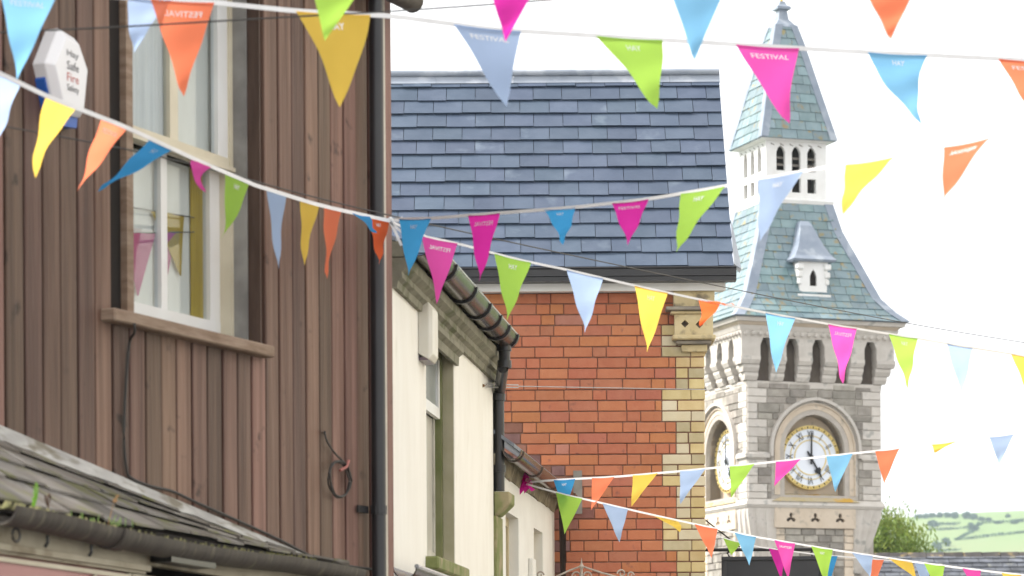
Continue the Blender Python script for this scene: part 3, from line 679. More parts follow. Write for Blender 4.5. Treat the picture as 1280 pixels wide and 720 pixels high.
while x < xrt + .0:
    x1 = min(x + .62, xrt + .015)
    MB().loft([[rf(q, SL - .085, .012), rf(q, SL - .085, .022), rf(q, SL + .02, .03), rf(q, SL + .02, .03) + Vector((0, .12, -.02)), rf(q, SL + .02, -.03)] for q in (x + .002, x1)]).build('ridge_sheet', m_ld, roofo); x = x1
MB().tube([rf(xl, SL + .012, .045), rf(xrt + .012, SL + .012, .045)], .026, 10).build('ridge_roll', m_ld, roofo, smooth=True)
MB().hexa([Vector((xl, yr0 + RUN + .03, rise0 + RUN * math.tan(RP) - .06)), Vector((xrt - .02, yr0 + RUN + .03, rise0 + RUN * math.tan(RP) - .06)), Vector((xrt - .02, 3.6, zw)), Vector((xl, 3.6, zw)),
           Vector((xl, yr0 + RUN + .03, rise0 + RUN * math.tan(RP) + .01)), Vector((xrt - .02, yr0 + RUN + .03, rise0 + RUN * math.tan(RP) + .01)), Vector((xrt - .02, 3.7, zw + .05)), Vector((xl, 3.7, zw + .05))]).build('rear_roof', rp, brk)
# gable infill and small lead kick at the corner of the eaves
MB().loft([[(-.02, .1, zw), (-.02, 3.6, zw), (-.02, yr0 + RUN, rise0 + RUN * math.tan(RP) - .1)], [(-.1, .1, zw), (-.1, 3.6, zw), (-.1, yr0 + RUN, rise0 + RUN * math.tan(RP) - .1)]]).build('gable', m_mort, brk)
MB().loft([[rf(xrt - .0, .0, .0), rf(xrt + .014, .0, .02), rf(xrt + .014, .5, .02), rf(xrt, .5, -.0)], [rf(xrt + .06, -.0, -.07), rf(xrt + .075, .02, -.05), rf(xrt + .03, .44, .0), rf(xrt + .02, .44, -.03)]]).build('verge_kick', m_ld, roofo)
MB().loft([[rf(xrt - .005, .0, -.03), rf(xrt + .008, .0, -.03), rf(xrt + .008, SL, -.03), rf(xrt - .005, SL, -.03)], [rf(xrt - .005, .0, .004), rf(xrt + .008, .0, .004), rf(xrt + .008, SL, .004), rf(xrt - .005, SL, .004)]]).build('verge_board', m_ld, roofo)

# =================================================================== CLOCK TOWER
TW = 2.93
tc_ = at(934.5, 600, 60.0)
TF = Frame((tc_.x, 60.0, 0), 19.5)
tow = thing('clock_tower', 'grey stone clock tower with white louvred belfry and slate spire', 'tower', TF.M)
def tz(py, px=1000, y=0): return TF.hit(px, py, y)[1]
def tx(px, py=560, y=0): return TF.hit(px, py, y)[0]
HC = TW / 2
dn = Vector((1, 1, 0)).normalized()
def diag(px, py):   # (half width, z) of the front-right hip seen at that pixel
    p = TF.hitplane(px, py, (HC, HC, 0), dn); return ((p.x - HC) - (p.y - HC)) / 2, p.z
def FT(a, d_, z): return Vector((a, d_, z))               # front face
def LT(a, d_, z): return Vector((d_, TW - a, z))          # left face (a grows towards the shared corner)
FACES = (FT, LT)
m_ts = mat('grey_rubble', (.24, .22, .19), (.34, .315, .275), .9, 6, bump=.5, bscale=16, var=.3, hvar=.012)
m_tm = mat('tower_mortar', (.46, .42, .37), (.4, .365, .32), .95, 8, bump=.3)
m_dr = mat('dressed_stone', (.56, .47, .36), (.62, .53, .42), .85, 4, bump=.2, var=.06, c3=(.36, .32, .26), c3amt=.15, c3scale=5)
m_drg = mat('pale_dressed_stone', (.5, .465, .415), (.57, .535, .485), .85, 5, bump=.2, var=.08, c3=(.34, .33, .3), c3amt=.15, c3scale=5)
m_lich = mat('lichen_stone', (.42, .34, .18), (.42, .38, .3), .9, 4, bump=.3, c3=(.5, .3, .05), c3amt=.35, c3scale=4)
m_shade = mat('shade_stone', (.07, .055, .045), (.12, .1, .08), .9, 5, stretch=(1, 1, .4), bump=.3)  # stone tinted dark to paint in the shade of the tower's recesses
zA, zB = tz(632, 1010), tz(480, 1010)
DEP = .36
AH, AC = .66, .05; AR = AH + AC
dcx, dcz = tx(1010.5, 570, .0), tz(570.5, 1010)
dcx = HC + .0
zs = tz(619, 1010)
spz = dcz + .13
def arch(o, n=14, foot=None):
    R = AR + o; h = sqrt(R * R - AC * AC); pts = []
    a1 = math.atan2(h, AC)
    for k in range(n + 1):          # right side going up: centre at -AC
        a = a1 * k / n; pts.append((dcx - AC + R * cos(a), spz + R * sin(a)))
    for k in range(n - 1, -1, -1):
        a = a1 * k / n; pts.append((dcx + AC - R * cos(a), spz + R * sin(a)))
    f = zs if foot is None else foot
    return [(dcx + AH + o, f)] + pts + [(dcx - AH - o, f)]
box('core', m_tm, tow, DEP, TW - .02, DEP, TW - .02, 0, zB + .6)
box('far_skin', m_tm, tow, TW - .019, TW, 0.38, TW, 0, zB + .4)
box('rear_skin', m_tm, tow, .38, TW - .02, TW - .019, TW, 0, zB + .4)
for T in FACES:
    e0 = 0 if T is FT else 0.0; hi = TW if T is FT else TW - DEP - .001
    MB().plate([(e0, zA), (hi, zA), (hi, zB), (e0, zB)], [arch(.0, foot=zs)[::-1]], T, .012, DEP - .002).build('shaft_wall', m_tm, tow)
    # arch orders
    def ring(o0, o1, d0, d1, name, m, par=tow, foot=None):
        A, B = arch(o0, foot=foot), arch(o1, foot=foot); P = []
        for p, q in zip(A, B): P.append([T(p[0], d0, p[1]), T(q[0], d0, q[1]), T(q[0], d1, q[1]), T(p[0], d1, p[1])])
        return MB().loft(P).build(name, m, par, smooth=True)
    su = ring(.003, .07, .1, .34, 'arch_surround', m_dr)
    ring(.071, .1, .05, .3, 'arch_order', m_dr, su); ring(.1005, .2, .0, .3, 'arch_order', m_dr, su); ring(.2005, .225, -.03, .1, 'arch_order', m_dr, su); ring(.226, .275, .005, .1, 'arch_order', m_drg, su)
    ring(.276, .335, -.085, .1, 'hood_mould', m_drg, su, foot=dcz - .02)
    ring(-.0, .002, .11, DEP - .004, 'niche_soffit', m_dr, su)
    MB().plate(arch(.0, foot=zs - .02), [], T, DEP - .02, DEP - .003).build('niche_back', m_dr, su)
    MB().add([T(dcx - AH - .3, -.06, zs - .13), T(dcx + AH + .3, -.06, zs - .13), T(dcx + AH + .3, DEP - .01, zs - .13), T(dcx - AH - .3, DEP - .01, zs - .13),
              T(dcx - AH - .1, .0, zs - .05), T(dcx + AH + .1, .0, zs - .05), T(dcx + AH, DEP - .03, zs + .05), T(dcx - AH, DEP - .03, zs + .05)], [(0, 1, 2, 3), (4, 5, 6, 7), (0, 1, 5, 4), (1, 2, 6, 5), (2, 3, 7, 6), (3, 0, 4, 7)]).build('weathered_sill', m_lich, su)
    # spring band
    for (a0, a1) in ((0.001 - (.05 if T is FT else 0), dcx - AH - .34), (dcx + AH + .34, TW + (.05 if T is LT else 0.02))):
        vsb = [(a0, -.06), (a1, -.06), (a1, .02), (a0, .02)]
        MB().loft([[T(a, d_, dcz - .05) for a, d_ in vsb], [T(a, d_, dcz + .02) for a, d_ in vsb], [T(a, d_ * .3, dcz + .06) for a, d_ in vsb]]).build('string_band', m_drg, tow)
    # stones
    z = zA + .12
    def half(zm):
        if zm <= spz: return AH + .28
        k = zm - spz; R = AR + .335
        if k > sqrt(R * R - AC * AC): return None
        return sqrt(R * R - k * k) - AC
    row = 0
    while z < zB - .03:
        hgt = min(random.choice((.13, .16, .19)), zB - z); qn = .22 if (row // 2) % 2 else .42
        hv = half(z + hgt * .35)
        segs = [(qn, TW - qn)] if hv is None else [(qn, dcx - hv - .005), (dcx + hv + .005, TW - qn)]
        qs = [(0.002, qn), (TW - qn, TW - .002)]
        for (a, b) in qs:
            if hv: 
                if a < .1: b = min(b, dcx - hv)
                else: a = max(a, dcx + hv)
            if b - a < .03: continue
            if T is LT and b > TW - .01: b = TW - .012
            p = MB(); dd = -.012 + jit(.004); c = .012
            p.hexa([T(a + .006, dd, z + .006), T(b - .006, dd, z + .006), T(b - .003, .1, z + .006), T(a + .003, .1, z + .006), T(a + .006, dd, z + hgt - .006), T(b - .006, dd, z + hgt - .006), T(b - .003, .1, z + hgt - .006), T(a + .003, .1, z + hgt - .006)])
            p.build('quoin_stone', m_drg, tow, bevel=.006)
        for (s0, s1) in segs:
            a = s0
            while a < s1 - .03:
                wd = random.uniform(.2, .52); b = a + wd
                if s1 - b < .12: b = s1
                sub = [(z, z + hgt)]
                dd = -.012 + jit(.012)
                MB().hexa([T(a + .008, dd, z + .008), T(b - .008, dd, z + .008), T(b - .004, .08, z + .006), T(a + .004, .08, z + .006), T(a + .008 + random.random() * .01, dd, z + hgt - .008), T(b - .008, dd, z + hgt - .008 - random.random() * .01), T(b - .004, .08, z + hgt - .006), T(a + .004, .08, z + hgt - .006)]).build('stone', m_ts, tow, bevel=.008)
                a = b
        z += hgt; row += 1
# string course under the clock
def collar(name, m, par, o0, o1, z0, z1, out1=None, inn=.3):
    """moulded ring round the square shaft: overhang o0 at z0, o1 at z1"""
    r = lambda o, z: [(-o, -o, z), (TW + o, -o, z), (TW + o, TW + o, z), (-o, TW + o, z)]
    return MB().loft([r(o0, z0), r(o1, z1)]).build(name, m, par)
collar('string_course', m_drg, tow, .02, .055, zA - .05, zA); collar('string_course', m_drg, tow, .06, .015, zA + .001, zA + .11)
# lower stage: smooth band with trefoils, chamfered corners carried on fluted corbels
zL = tz(660, 1010); zK = tz(716, 1010); CH = .62
def oct_(o, z, c): return [(c - o, -o, z), (TW - c + o, -o, z), (TW + o, c - o, z), (TW + o, TW - c + o, z), (TW - c + o, TW + o, z), (c - o, TW + o, z), (-o, TW - c + o, z), (-o, c - o, z)]
MB().loft([oct_(-.06, 0, CH), oct_(-.06, zA - .05, CH)]).build('lower_shaft', m_tm, tow)
def tref(cx_, cz_, s):
    pts = []
    for k in range(36):
        a = 2 * pi * k / 36 + pi / 2; r = s * (.22 + .78 * abs(cos(1.5 * (a - pi / 2))) ** 1.6); pts.append((cx_ + r * cos(a), cz_ + r * sin(a)))
    return pts
for T in FACES:
    cxs = [tx(985.5, 648) - .0, tx(1016, 648), tx(1047, 648)]; off = HC - cxs[1]
    MB().plate([(CH - .04, zL), (TW - CH + .04, zL), (TW - CH + .04, zA - .051), (CH - .04, zA - .051)], [tref(c + off, tz(648, 1010), .11)[::-1] for c in cxs], T, -.01, .057).build('trefoil_panel', m_dr, tow)
    MB().hexa([T(CH, .056, zL + .05), T(TW - CH, .056, zL + .05), T(TW - CH, .0585, zL + .05), T(CH, .0585, zL + .05), T(CH, .056, zA - .1), T(TW - CH, .056, zA - .1), T(TW - CH, .0585, zA - .1), T(CH, .0585, zA - .1)]).build('trefoil_shadow', m_shade, tow)  # dark sheet standing for the shade inside the trefoil holes
    z = zL - .005; 
    while z > 1.5:
        hgt = random.choice((.14, .17, .2)); a = CH + .2; s1 = TW - CH - .2
        for (p, q) in ((CH - .02, CH + .195), (TW - CH - .195, TW - CH + .02)):
            MB().hexa([T(p + .004, .03, z - hgt + .006), T(q - .004, .03, z - hgt + .006), T(q - .004, .1, z - hgt + .006), T(p + .004, .1, z - hgt + .006), T(p + .004, .03, z - .006), T(q - .004, .03, z - .006), T(q - .004, .1, z - .006), T(p + .004, .1, z - .006)]).build('quoin_stone', m_dr, tow, bevel=.005)
        while a < s1 - .03:
            b = a + random.uniform(.2, .42)
            if s1 - b < .14: b = s1
            dd = .03 + jit(.012)
            MB().hexa([T(a + .01, dd, z - hgt + .01), T(b - .01, dd, z - hgt + .01), T(b - .005, .1, z - hgt + .008), T(a + .005, .1, z - hgt + .008), T(a + .01, dd, z - .01), T(b - .01, dd, z - .01), T(b - .005, .1, z - .008), T(a + .005, .1, z - .008)]).build('stone', m_ts, tow, bevel=.01)
            a = b
        z -= hgt
        if z < tz(740, 1010): break
def fluted_corbel(sx, sy, cx0, cy0):
    """inverted fluted stone under a square corner; sx, sy point outwards"""
    top = []; bot = []; n = 28
    for k in range(n + 1):
        t = k / n; fl = .018 * (abs(sin(t * pi * 7)) - .5)
        # top follows the square corner, bottom follows the chamfer
        if t < .5: px_, py_ = CH * (1 - 2 * t), 0
        else: px_, py_ = 0, CH * (2 * t - 1)
        top.append((cx0 - sx * px_, cy0 - sy * py_, zA - .052))
        q = (CH - .04) * (1 - t), (CH - .04) * t
        bot.append((q[0] + fl + .01, q[1] + fl + .01))
    topo = [(cx0 - sx * (abs(cx0 - p[0]) + .0), p[1], p[2]) for p in top]
    mid = []; low = []
    for k in range(n + 1):
        t = k / n; fl = .045 * (abs(sin(t * pi * 6)) - .4) ; s = (CH - .0) * (1 - t), (CH - .0) * t
        tx_, ty_ = abs(cx0 - top[k][0]), abs(cy0 - top[k][1])
        mid.append((cx0 - sx * (tx_ * .93 + s[0] * .07 + fl), cy0 - sy * (ty_ * .93 + s[1] * .07 + fl), zA - .2))
        low.append((cx0 - sx * (s[0] + .02 + fl), cy0 - sy * (s[1] + .02 + fl), zK))
    cap = lambda r, z: r + [(cx0 - sx * .7, cy0 - sy * .7, z)]
    MB().loft([cap(top, zA - .052), cap(mid, zA - .2), cap(low, zK)]).build('fluted_corbel', m_drg, tow, smooth=False)
fluted_corbel(-1, -1, 0.0, 0.0); fluted_corbel(1, -1, TW, 0.0); fluted_corbel(-1, 1, 0.0, TW)
# corbel table
zC = tz(427, 1010); zM = tz(449, 1010); PJ = .2
box('upper_core', m_shade, tow, .02, TW - .02, .02, TW - .02, zB - .02, zC)  # shaft wall coloured dark for the shadow behind the arcade
collar('shaft_band', m_drg, tow, .0, .012, zB - .1, zB + .03)
opx = [954.5, 987, 1019.5, 1052, 1084.5]
oc = [tx(p, 450, -PJ) for p in opx]; sh = HC - oc[2]; oc = [c + sh for c in oc]; ow_ = .135
for T in FACES:
    outl = [(-PJ, zM)]; 
    for c in oc:
        outl += [(c - ow_, zM), (c - ow_, zM + .22), (c - ow_ * .55, zM + .36), (c, zM + .45), (c + ow_ * .55, zM + .36), (c + ow_, zM + .22), (c + ow_, zM)]
    hi = TW + PJ
    if T is LT: hi = TW + PJ - .26; 
    outl += [(hi, zM), (hi, zC + .02), (-PJ, zC + .02)]
    MB().plate(outl, [], T, -PJ, -PJ + .25).build('arcade', m_drg, tow)
    eds = [(-PJ if T is FT else -PJ, oc[0] - ow_)] + [(oc[i] + ow_, oc[i + 1] - ow_) for i in range(4)] + [(oc[4] + ow_, TW + PJ if T is FT else TW)]
    for (a, b) in eds:
        zz = zM
        for q, pj in enumerate((PJ + .02, PJ - .05, PJ - .11)):
            hq = (zM - zB) / 3.2; 
            if b > TW: b2 = TW + pj
            else: b2 = b
            a2 = -pj if a < 0 else a
            if T is LT and b2 >= TW: b2 = TW - .001
            MB().loft([[T(a2 + .01, -pj + .045, zz - hq + .004), T(b2 - .01, -pj + .045, zz - hq + .004), T(b2 - .01, .06, zz - hq + .004), T(a2 + .01, .06, zz - hq + .004)], [T(a2, -pj, zz - hq * .45), T(b2, -pj, zz - hq * .45), T(b2, .06, zz - hq * .45), T(a2, .06, zz - hq * .45)], [T(a2, -pj, zz - .002), T(b2, -pj, zz - .002), T(b2, .06, zz - .002), T(a2, .06, zz - .002)]]).build('corbel', m_drg, tow)
            zz -= hq
zD = tz(399, 1000, -.3)
zq = [zC + .02, lerp(zC, zD, .4), lerp(zC, zD, .62), lerp(zC, zD, .8), zD]
cn = collar('cornice', m_drg, tow, PJ + .0, PJ + .03, zq[0], zq[1]); collar('moulding', m_drg, cn, PJ + .04, PJ + .08, zq[1] + .001, zq[2]); collar('moulding', m_dr, cn, PJ + .05, PJ + .1, zq[2] + .001, zq[3]); collar('moulding', m_drg, cn, PJ + .16, PJ + .18, zq[3] + .001, zq[4])
for T in FACES:
    for k in range(22):
        a = lerp(-PJ, TW + PJ, (k + .5) / 22)
        p = T(a, -PJ - .04, (zq[0] + zq[1]) / 2); s_ = .055
        MB().lathe([(.0, -.05), (.045, -.02), (.05, .02), (.01, .05)], p, 6).build('carved_leaf', m_drg, cn)
# roofs
m_tsl = mat('green_grey_slate', (.12, .195, .215), (.165, .245, .26), .24, 5, bump=.12, bscale=14, var=.2, hvar=.02, c3=(.25, .2, .08), c3amt=.12, c3scale=6, spec=.8)
m_tld = mat('tower_lead', (.27, .31, .37), (.21, .25, .31), .45, 4, bump=.15, c3=(.36, .4, .45), c3amt=.2, c3scale=3)
def square(h, z): return [(HC - h, HC - h, z), (HC + h, HC - h, z), (HC + h, HC + h, z), (HC - h, HC + h, z)]
def roof_stage(name, prof, rows_per, hipw, skip=None):
    base = MB().loft([square(h - .01, z) for h, z in prof]).build(name, m_tld, tow)
    # arc length along profile
    L = [0]
    for (h0, z0), (h1, z1) in zip(prof[:-1], prof[1:]): L.append(L[-1] + sqrt((h1 - h0) ** 2 + (z1 - z0) ** 2))
    def pf(s):
        s = min(max(s, 0), L[-1])
        for i in range(len(L) - 1):
            if s <= L[i + 1] + 1e-9:
                t = (s - L[i]) / (L[i + 1] - L[i]); return lerp(prof[i][0], prof[i + 1][0], t), lerp(prof[i][1], prof[i + 1][1], t)
    for side in range(2):
        def pt(a, s, up):
            h, z = pf(s); h2, z2 = pf(s + .02); h1_, z1_ = pf(s - .02); t = Vector((h2 - h1_, z2 - z1_)).normalized(); nx_, nz_ = t.y, -t.x
            hh_ = h + nx_ * up; zz_ = z + nz_ * up
            return Vector((HC + a, HC - hh_, zz_)) if side == 0 else Vector((HC - hh_, HC - a, zz_))
        s = 0; r_ = 0
        while s < L[-1] - .06:
            s1 = min(s + rows_per + .03, L[-1]); h0 = pf(s)[0] - hipw * .5; h1_ = pf(s1)[0] - hipw * .5
            a = -h0 - (r_ % 2) * .17
            while a < h0 - .02:
                wd = .34 + jit(.03); b = a + wd
                A, B = max(a, -h0), min(b, h0)
                if h0 - b < .06: B = h0; b = h0
                C, D = max(a, -h1_), min(b, h1_)
                if B - A > .03:
                    if D < C: C = D = (max(min(a, h1_), -h1_))
                    g = .004; up = .022 + jit(.004)
                    q = [pt(A + g, s, up), pt(B - g, s + jit(.006), up + jit(.003)), pt(D - g, s1, .006), pt(C + g, s1, .006)]
                    q2 = [pt(A + g, s, up - .012), pt(B - g, s, up - .012), pt(D - g, s1, -.004), pt(C + g, s1, -.004)]
                    MB().hexa(q2 + q).build('slate', m_tsl, base)
                a = b
            s += rows_per; r_ += 1
    # lead hips on the three hips in view
    for (sx, sy) in ((-1, -1), (1, -1), (-1, 1)):
        P = []
        for (h, z) in prof:
            c = Vector((HC + sx * (h + .015), HC + sy * (h + .015), z + .02)); hw = min(hipw, h)
            P.append([c, c + Vector((-sx * hw, 0, 0)) + Vector((0, sy * .006, 0)), c + Vector((-sx * hw, -sy * .05, -.02)), c + Vector((-sx * .05, -sy * hw, -.02)), c + Vector((0, -sy * hw, 0)) + Vector((sx * .006, 0, 0))])
        MB().loft(P).build('lead_hip', m_tld, base)
    return base
pm = [diag(1137, 409), diag(1119, 392), diag(1100, 375), diag(1076, 333), diag(1052, 291), diag(1040, 256)]
_p = lambda p: (CM.inverted() @ (TF.M @ Vector(p)))
for z_ in (zA, pm[-1][1], pm[-1][1] + 4):
    q_ = _p((HC, HC, z_)); print('AXIS', 640 + FPX * q_.x / -q_.z, HOR - FPX * q_.y / -q_.z)
print('MANSARD', [(round(a, 2), round(b, 2)) for a, b in pm], 'zD', round(zD, 2), 'TW', TW, 'zA', round(zA, 2), 'zB', round(zB, 2), 'dcz', round(dcz, 2), 'dcx', round(tx(1010, 570, .3), 2))
dzz = zD + .005 - pm[0][1]
pm[0] = (pm[0][0], zD + .005); 
man = roof_stage('mansard_roof', pm, .185, .2)
hm, zm_ = pm[-1]
MB().loft([square(hm + .03, zm_ - .16), square(hm + .01, zm_ - .0), square(hm - .1, zm_ + .02)]).build('lead_apron', m_tld, man)
# belfry stage, white painted timber with lancets
hb, _ = diag(1033, 215); zb_0 = zm_ + .0; hs_, zs_ = diag(1046, 177); zs_top = zs_
bel = MB().loft([square(hb + .1, zb_0 - .02), square(hb + .12, zb_0 + .05), square(hb + .04, zb_0 + .1)]).build('belfry_base', m_white, tow)
zb_1 = zb_0 + .1; zt_1 = zs_top + .03; Hh = zt_1 - zb_1
box('belfry_core', mat('belfry_dark', (.05, .043, .035), None, .9), tow, HC - hb + .22, HC + hb - .22, HC - hb + .22, HC + hb - .22, zb_1, zt_1)
for side in range(4):
    def TB(a, d_, z, side=side):
        p = Vector((a, -hb + d_, 0)); p = Matrix.Rotation(-side * pi / 2, 3, 'Z') @ p; return Vector((HC + p.x, HC + p.y, z))
    hls = []
    for c in (-.5, 0, .5):
        cc = c * hb * 1.02; w_ = hb * .145; z0_, z1_ = zb_1 + Hh * .46, zb_1 + Hh * .80
        hls.append([(cc - w_, z0_), (cc - w_, z1_ - w_ * .4), (cc - w_ * .6, z1_ + w_ * .5), (cc, z1_ + w_ * 1.0), (cc + w_ * .6, z1_ + w_ * .5), (cc + w_, z1_ - w_ * .4), (cc + w_, z0_)])
        hls.append([(cc - w_, zb_1 + Hh * .1), (cc - w_, zb_1 + Hh * .34), (cc + w_, zb_1 + Hh * .34), (cc + w_, zb_1 + Hh * .1)])
    ins = .0 if side % 2 == 0 else .08
    bp_ = MB().plate([(-hb + ins, zb_1), (hb - ins, zb_1), (hb - ins, zt_1), (-hb + ins, zt_1)], hls, TB, .0, .075).build('belfry_panel', m_white, tow)
    for h_ in hls[::2]:
        cc = h_[3][0]
        for dz_ in (.22, .5): # louvre blades
            zz = lerp(h_[0][1], h_[3][1], dz_); w_ = hb * .17
            MB().hexa([TB(cc - w_, .09, zz), TB(cc + w_, .09, zz), TB(cc + w_, .16, zz + .05), TB(cc - w_, .16, zz + .05), TB(cc - w_, .09, zz + .012), TB(cc + w_, .09, zz + .012), TB(cc + w_, .16, zz + .062), TB(cc - w_, .16, zz + .062)]).build('louvre', mat('grey_louvre', (.3, .27, .23), None, .8), bp_)
    for k in range(6):
        a = lerp(-hb * .78, hb * .78, k / 5)
        MB().hexa([TB(a - .045, -.004, zt_1 - .12), TB(a + .03, -.004, zt_1 - .15), TB(a + .03, .02, zt_1 - .15), TB(a - .045, .02, zt_1 - .12), TB(a - .04, -.004, zt_1 - .1), TB(a + .045, -.004, zt_1 - .14), TB(a + .045, .02, zt_1 - .14), TB(a - .04, .02, zt_1 - .1)]).build('slit', mat('slit_dark', (.2, .18, .16), None, .9), bp_)
ps = [(hs_, zs_), diag(1026, 119), diag(1005, 57), diag(995.5, 33), diag(986.5, 25)]
MB().loft([square(hb + .03, zs_ - .03), square(hs_ - .03, zs_ - .0)]).build('eaves_board', m_white, tow)
spi = roof_stage('spire_roof', ps[:4], .2, .16)
h3, z3 = ps[3]; h4, z4 = ps[4]; zt4 = diag(984, 12)[1]; zt5 = diag(979, 2)[1]
MB().loft([square(h3 + .03, z3 - .03), square(h4 * .95, z4 + .01), square(h4 * .72, zt4 - .02), square(h4 + .03, zt4), square(h4 + .03, zt4 + .05), square(h4 * .7, zt4 + .1), square(.05, zt5)]).build('lead_cap', m_tld, spi)
MB().lathe([(.03, zt5 - .05), (.03, zt5 + .15), (.08, zt5 + .2), (.1, zt5 + .28), (.06, zt5 + .36), (.02, zt5 + .4), (.015, zt5 + .9)], (HC, HC, 0), 12).build('finial', mat('gilt', (.6, .42, .1), None, .35, metal=.8), spi, smooth=True)
# small dormer on the front slope
zd0, zd1, zd2 = tz(367, 1018, -.1), tz(326, 1018, -.1), tz(273, 1012, .1)
def man_h(z):
    for (h0, z0), (h1, z1) in zip(pm[:-1], pm[1:]):
        if z <= z1: return lerp(h0, h1, (z - z0) / (z1 - z0))
    return pm[-1][0]
yd0 = HC - man_h(zd0) - .0; dcx_ = HC + .0; dw = .29
dor = MB().plate([(dcx_ - dw, zd0), (dcx_ + dw, zd0), (dcx_ + dw * 1.12, zd1), (dcx_ - dw * 1.12, zd1)], [[(dcx_ - .075, zd0 + .17), (dcx_ + .075, zd0 + .17), (dcx_ + .075, zd0 + .36), (dcx_ + .045, zd0 + .44), (dcx_, zd0 + .5), (dcx_ - .045, zd0 + .44), (dcx_ - .075, zd0 + .36)]], lambda u, d_, v: (u, d_, v), yd0, yd0 + .06).build('dormer', m_white, tow)
box('opening', m_dark, dor, dcx_ - .1, dcx_ + .1, yd0 + .045, yd0 + .058, zd0 + .12, zd0 + .52)
MB().hexa([(dcx_ - dw, yd0 + .059, zd0), (dcx_ + dw, yd0 + .059, zd0), (dcx_ + dw, yd0 + 1., zd0), (dcx_ - dw, yd0 + 1., zd0), (dcx_ - dw * 1.12, yd0 + .059, zd1), (dcx_ + dw * 1.12, yd0 + .059, zd1), (dcx_ + dw * 1.12, yd0 + 1., zd1), (dcx_ - dw * 1.12, yd0 + 1., zd1)]).build('cheek', m_white, dor)
box('sill', m_white, dor, dcx_ - dw - .07, dcx_ + dw + .07, yd0 - .05, yd0 + .058, zd0 - .05, zd0 - .002)
for s_ in (-1, 1):
    xx = dcx_ + s_ * (dw + .01)
    for kk, (w_, z_) in enumerate(((.075, zd1 - .1), (.06, zd1 - .26), (.045, zd1 - .4))): box('scroll_bracket', m_white, dor, xx - w_, xx + w_, yd0 - .06 + kk * .015, yd0 + .05, z_ - .06, z_ + .06, bevel=.02)
def dsq(h, z, k=0): return [(dcx_ - h, yd0 - .08 + k, z), (dcx_ + h, yd0 - .08 + k, z), (dcx_ + h, yd0 + 1.2, z), (dcx_ - h, yd0 + 1.2, z)]
dh = zd2 - zd1
MB().loft([dsq(.44, zd1 + .001), dsq(.47, zd1 + .04, -.03), dsq(.40, zd1 + .12, .04), dsq(.28, zd1 + dh * .38, .15), dsq(.2, zd1 + dh * .62, .26), dsq(.13, zd1 + dh * .88, .38), dsq(.09, zd1 + dh, .48)]).build('dormer_roof', m_tld, dor)
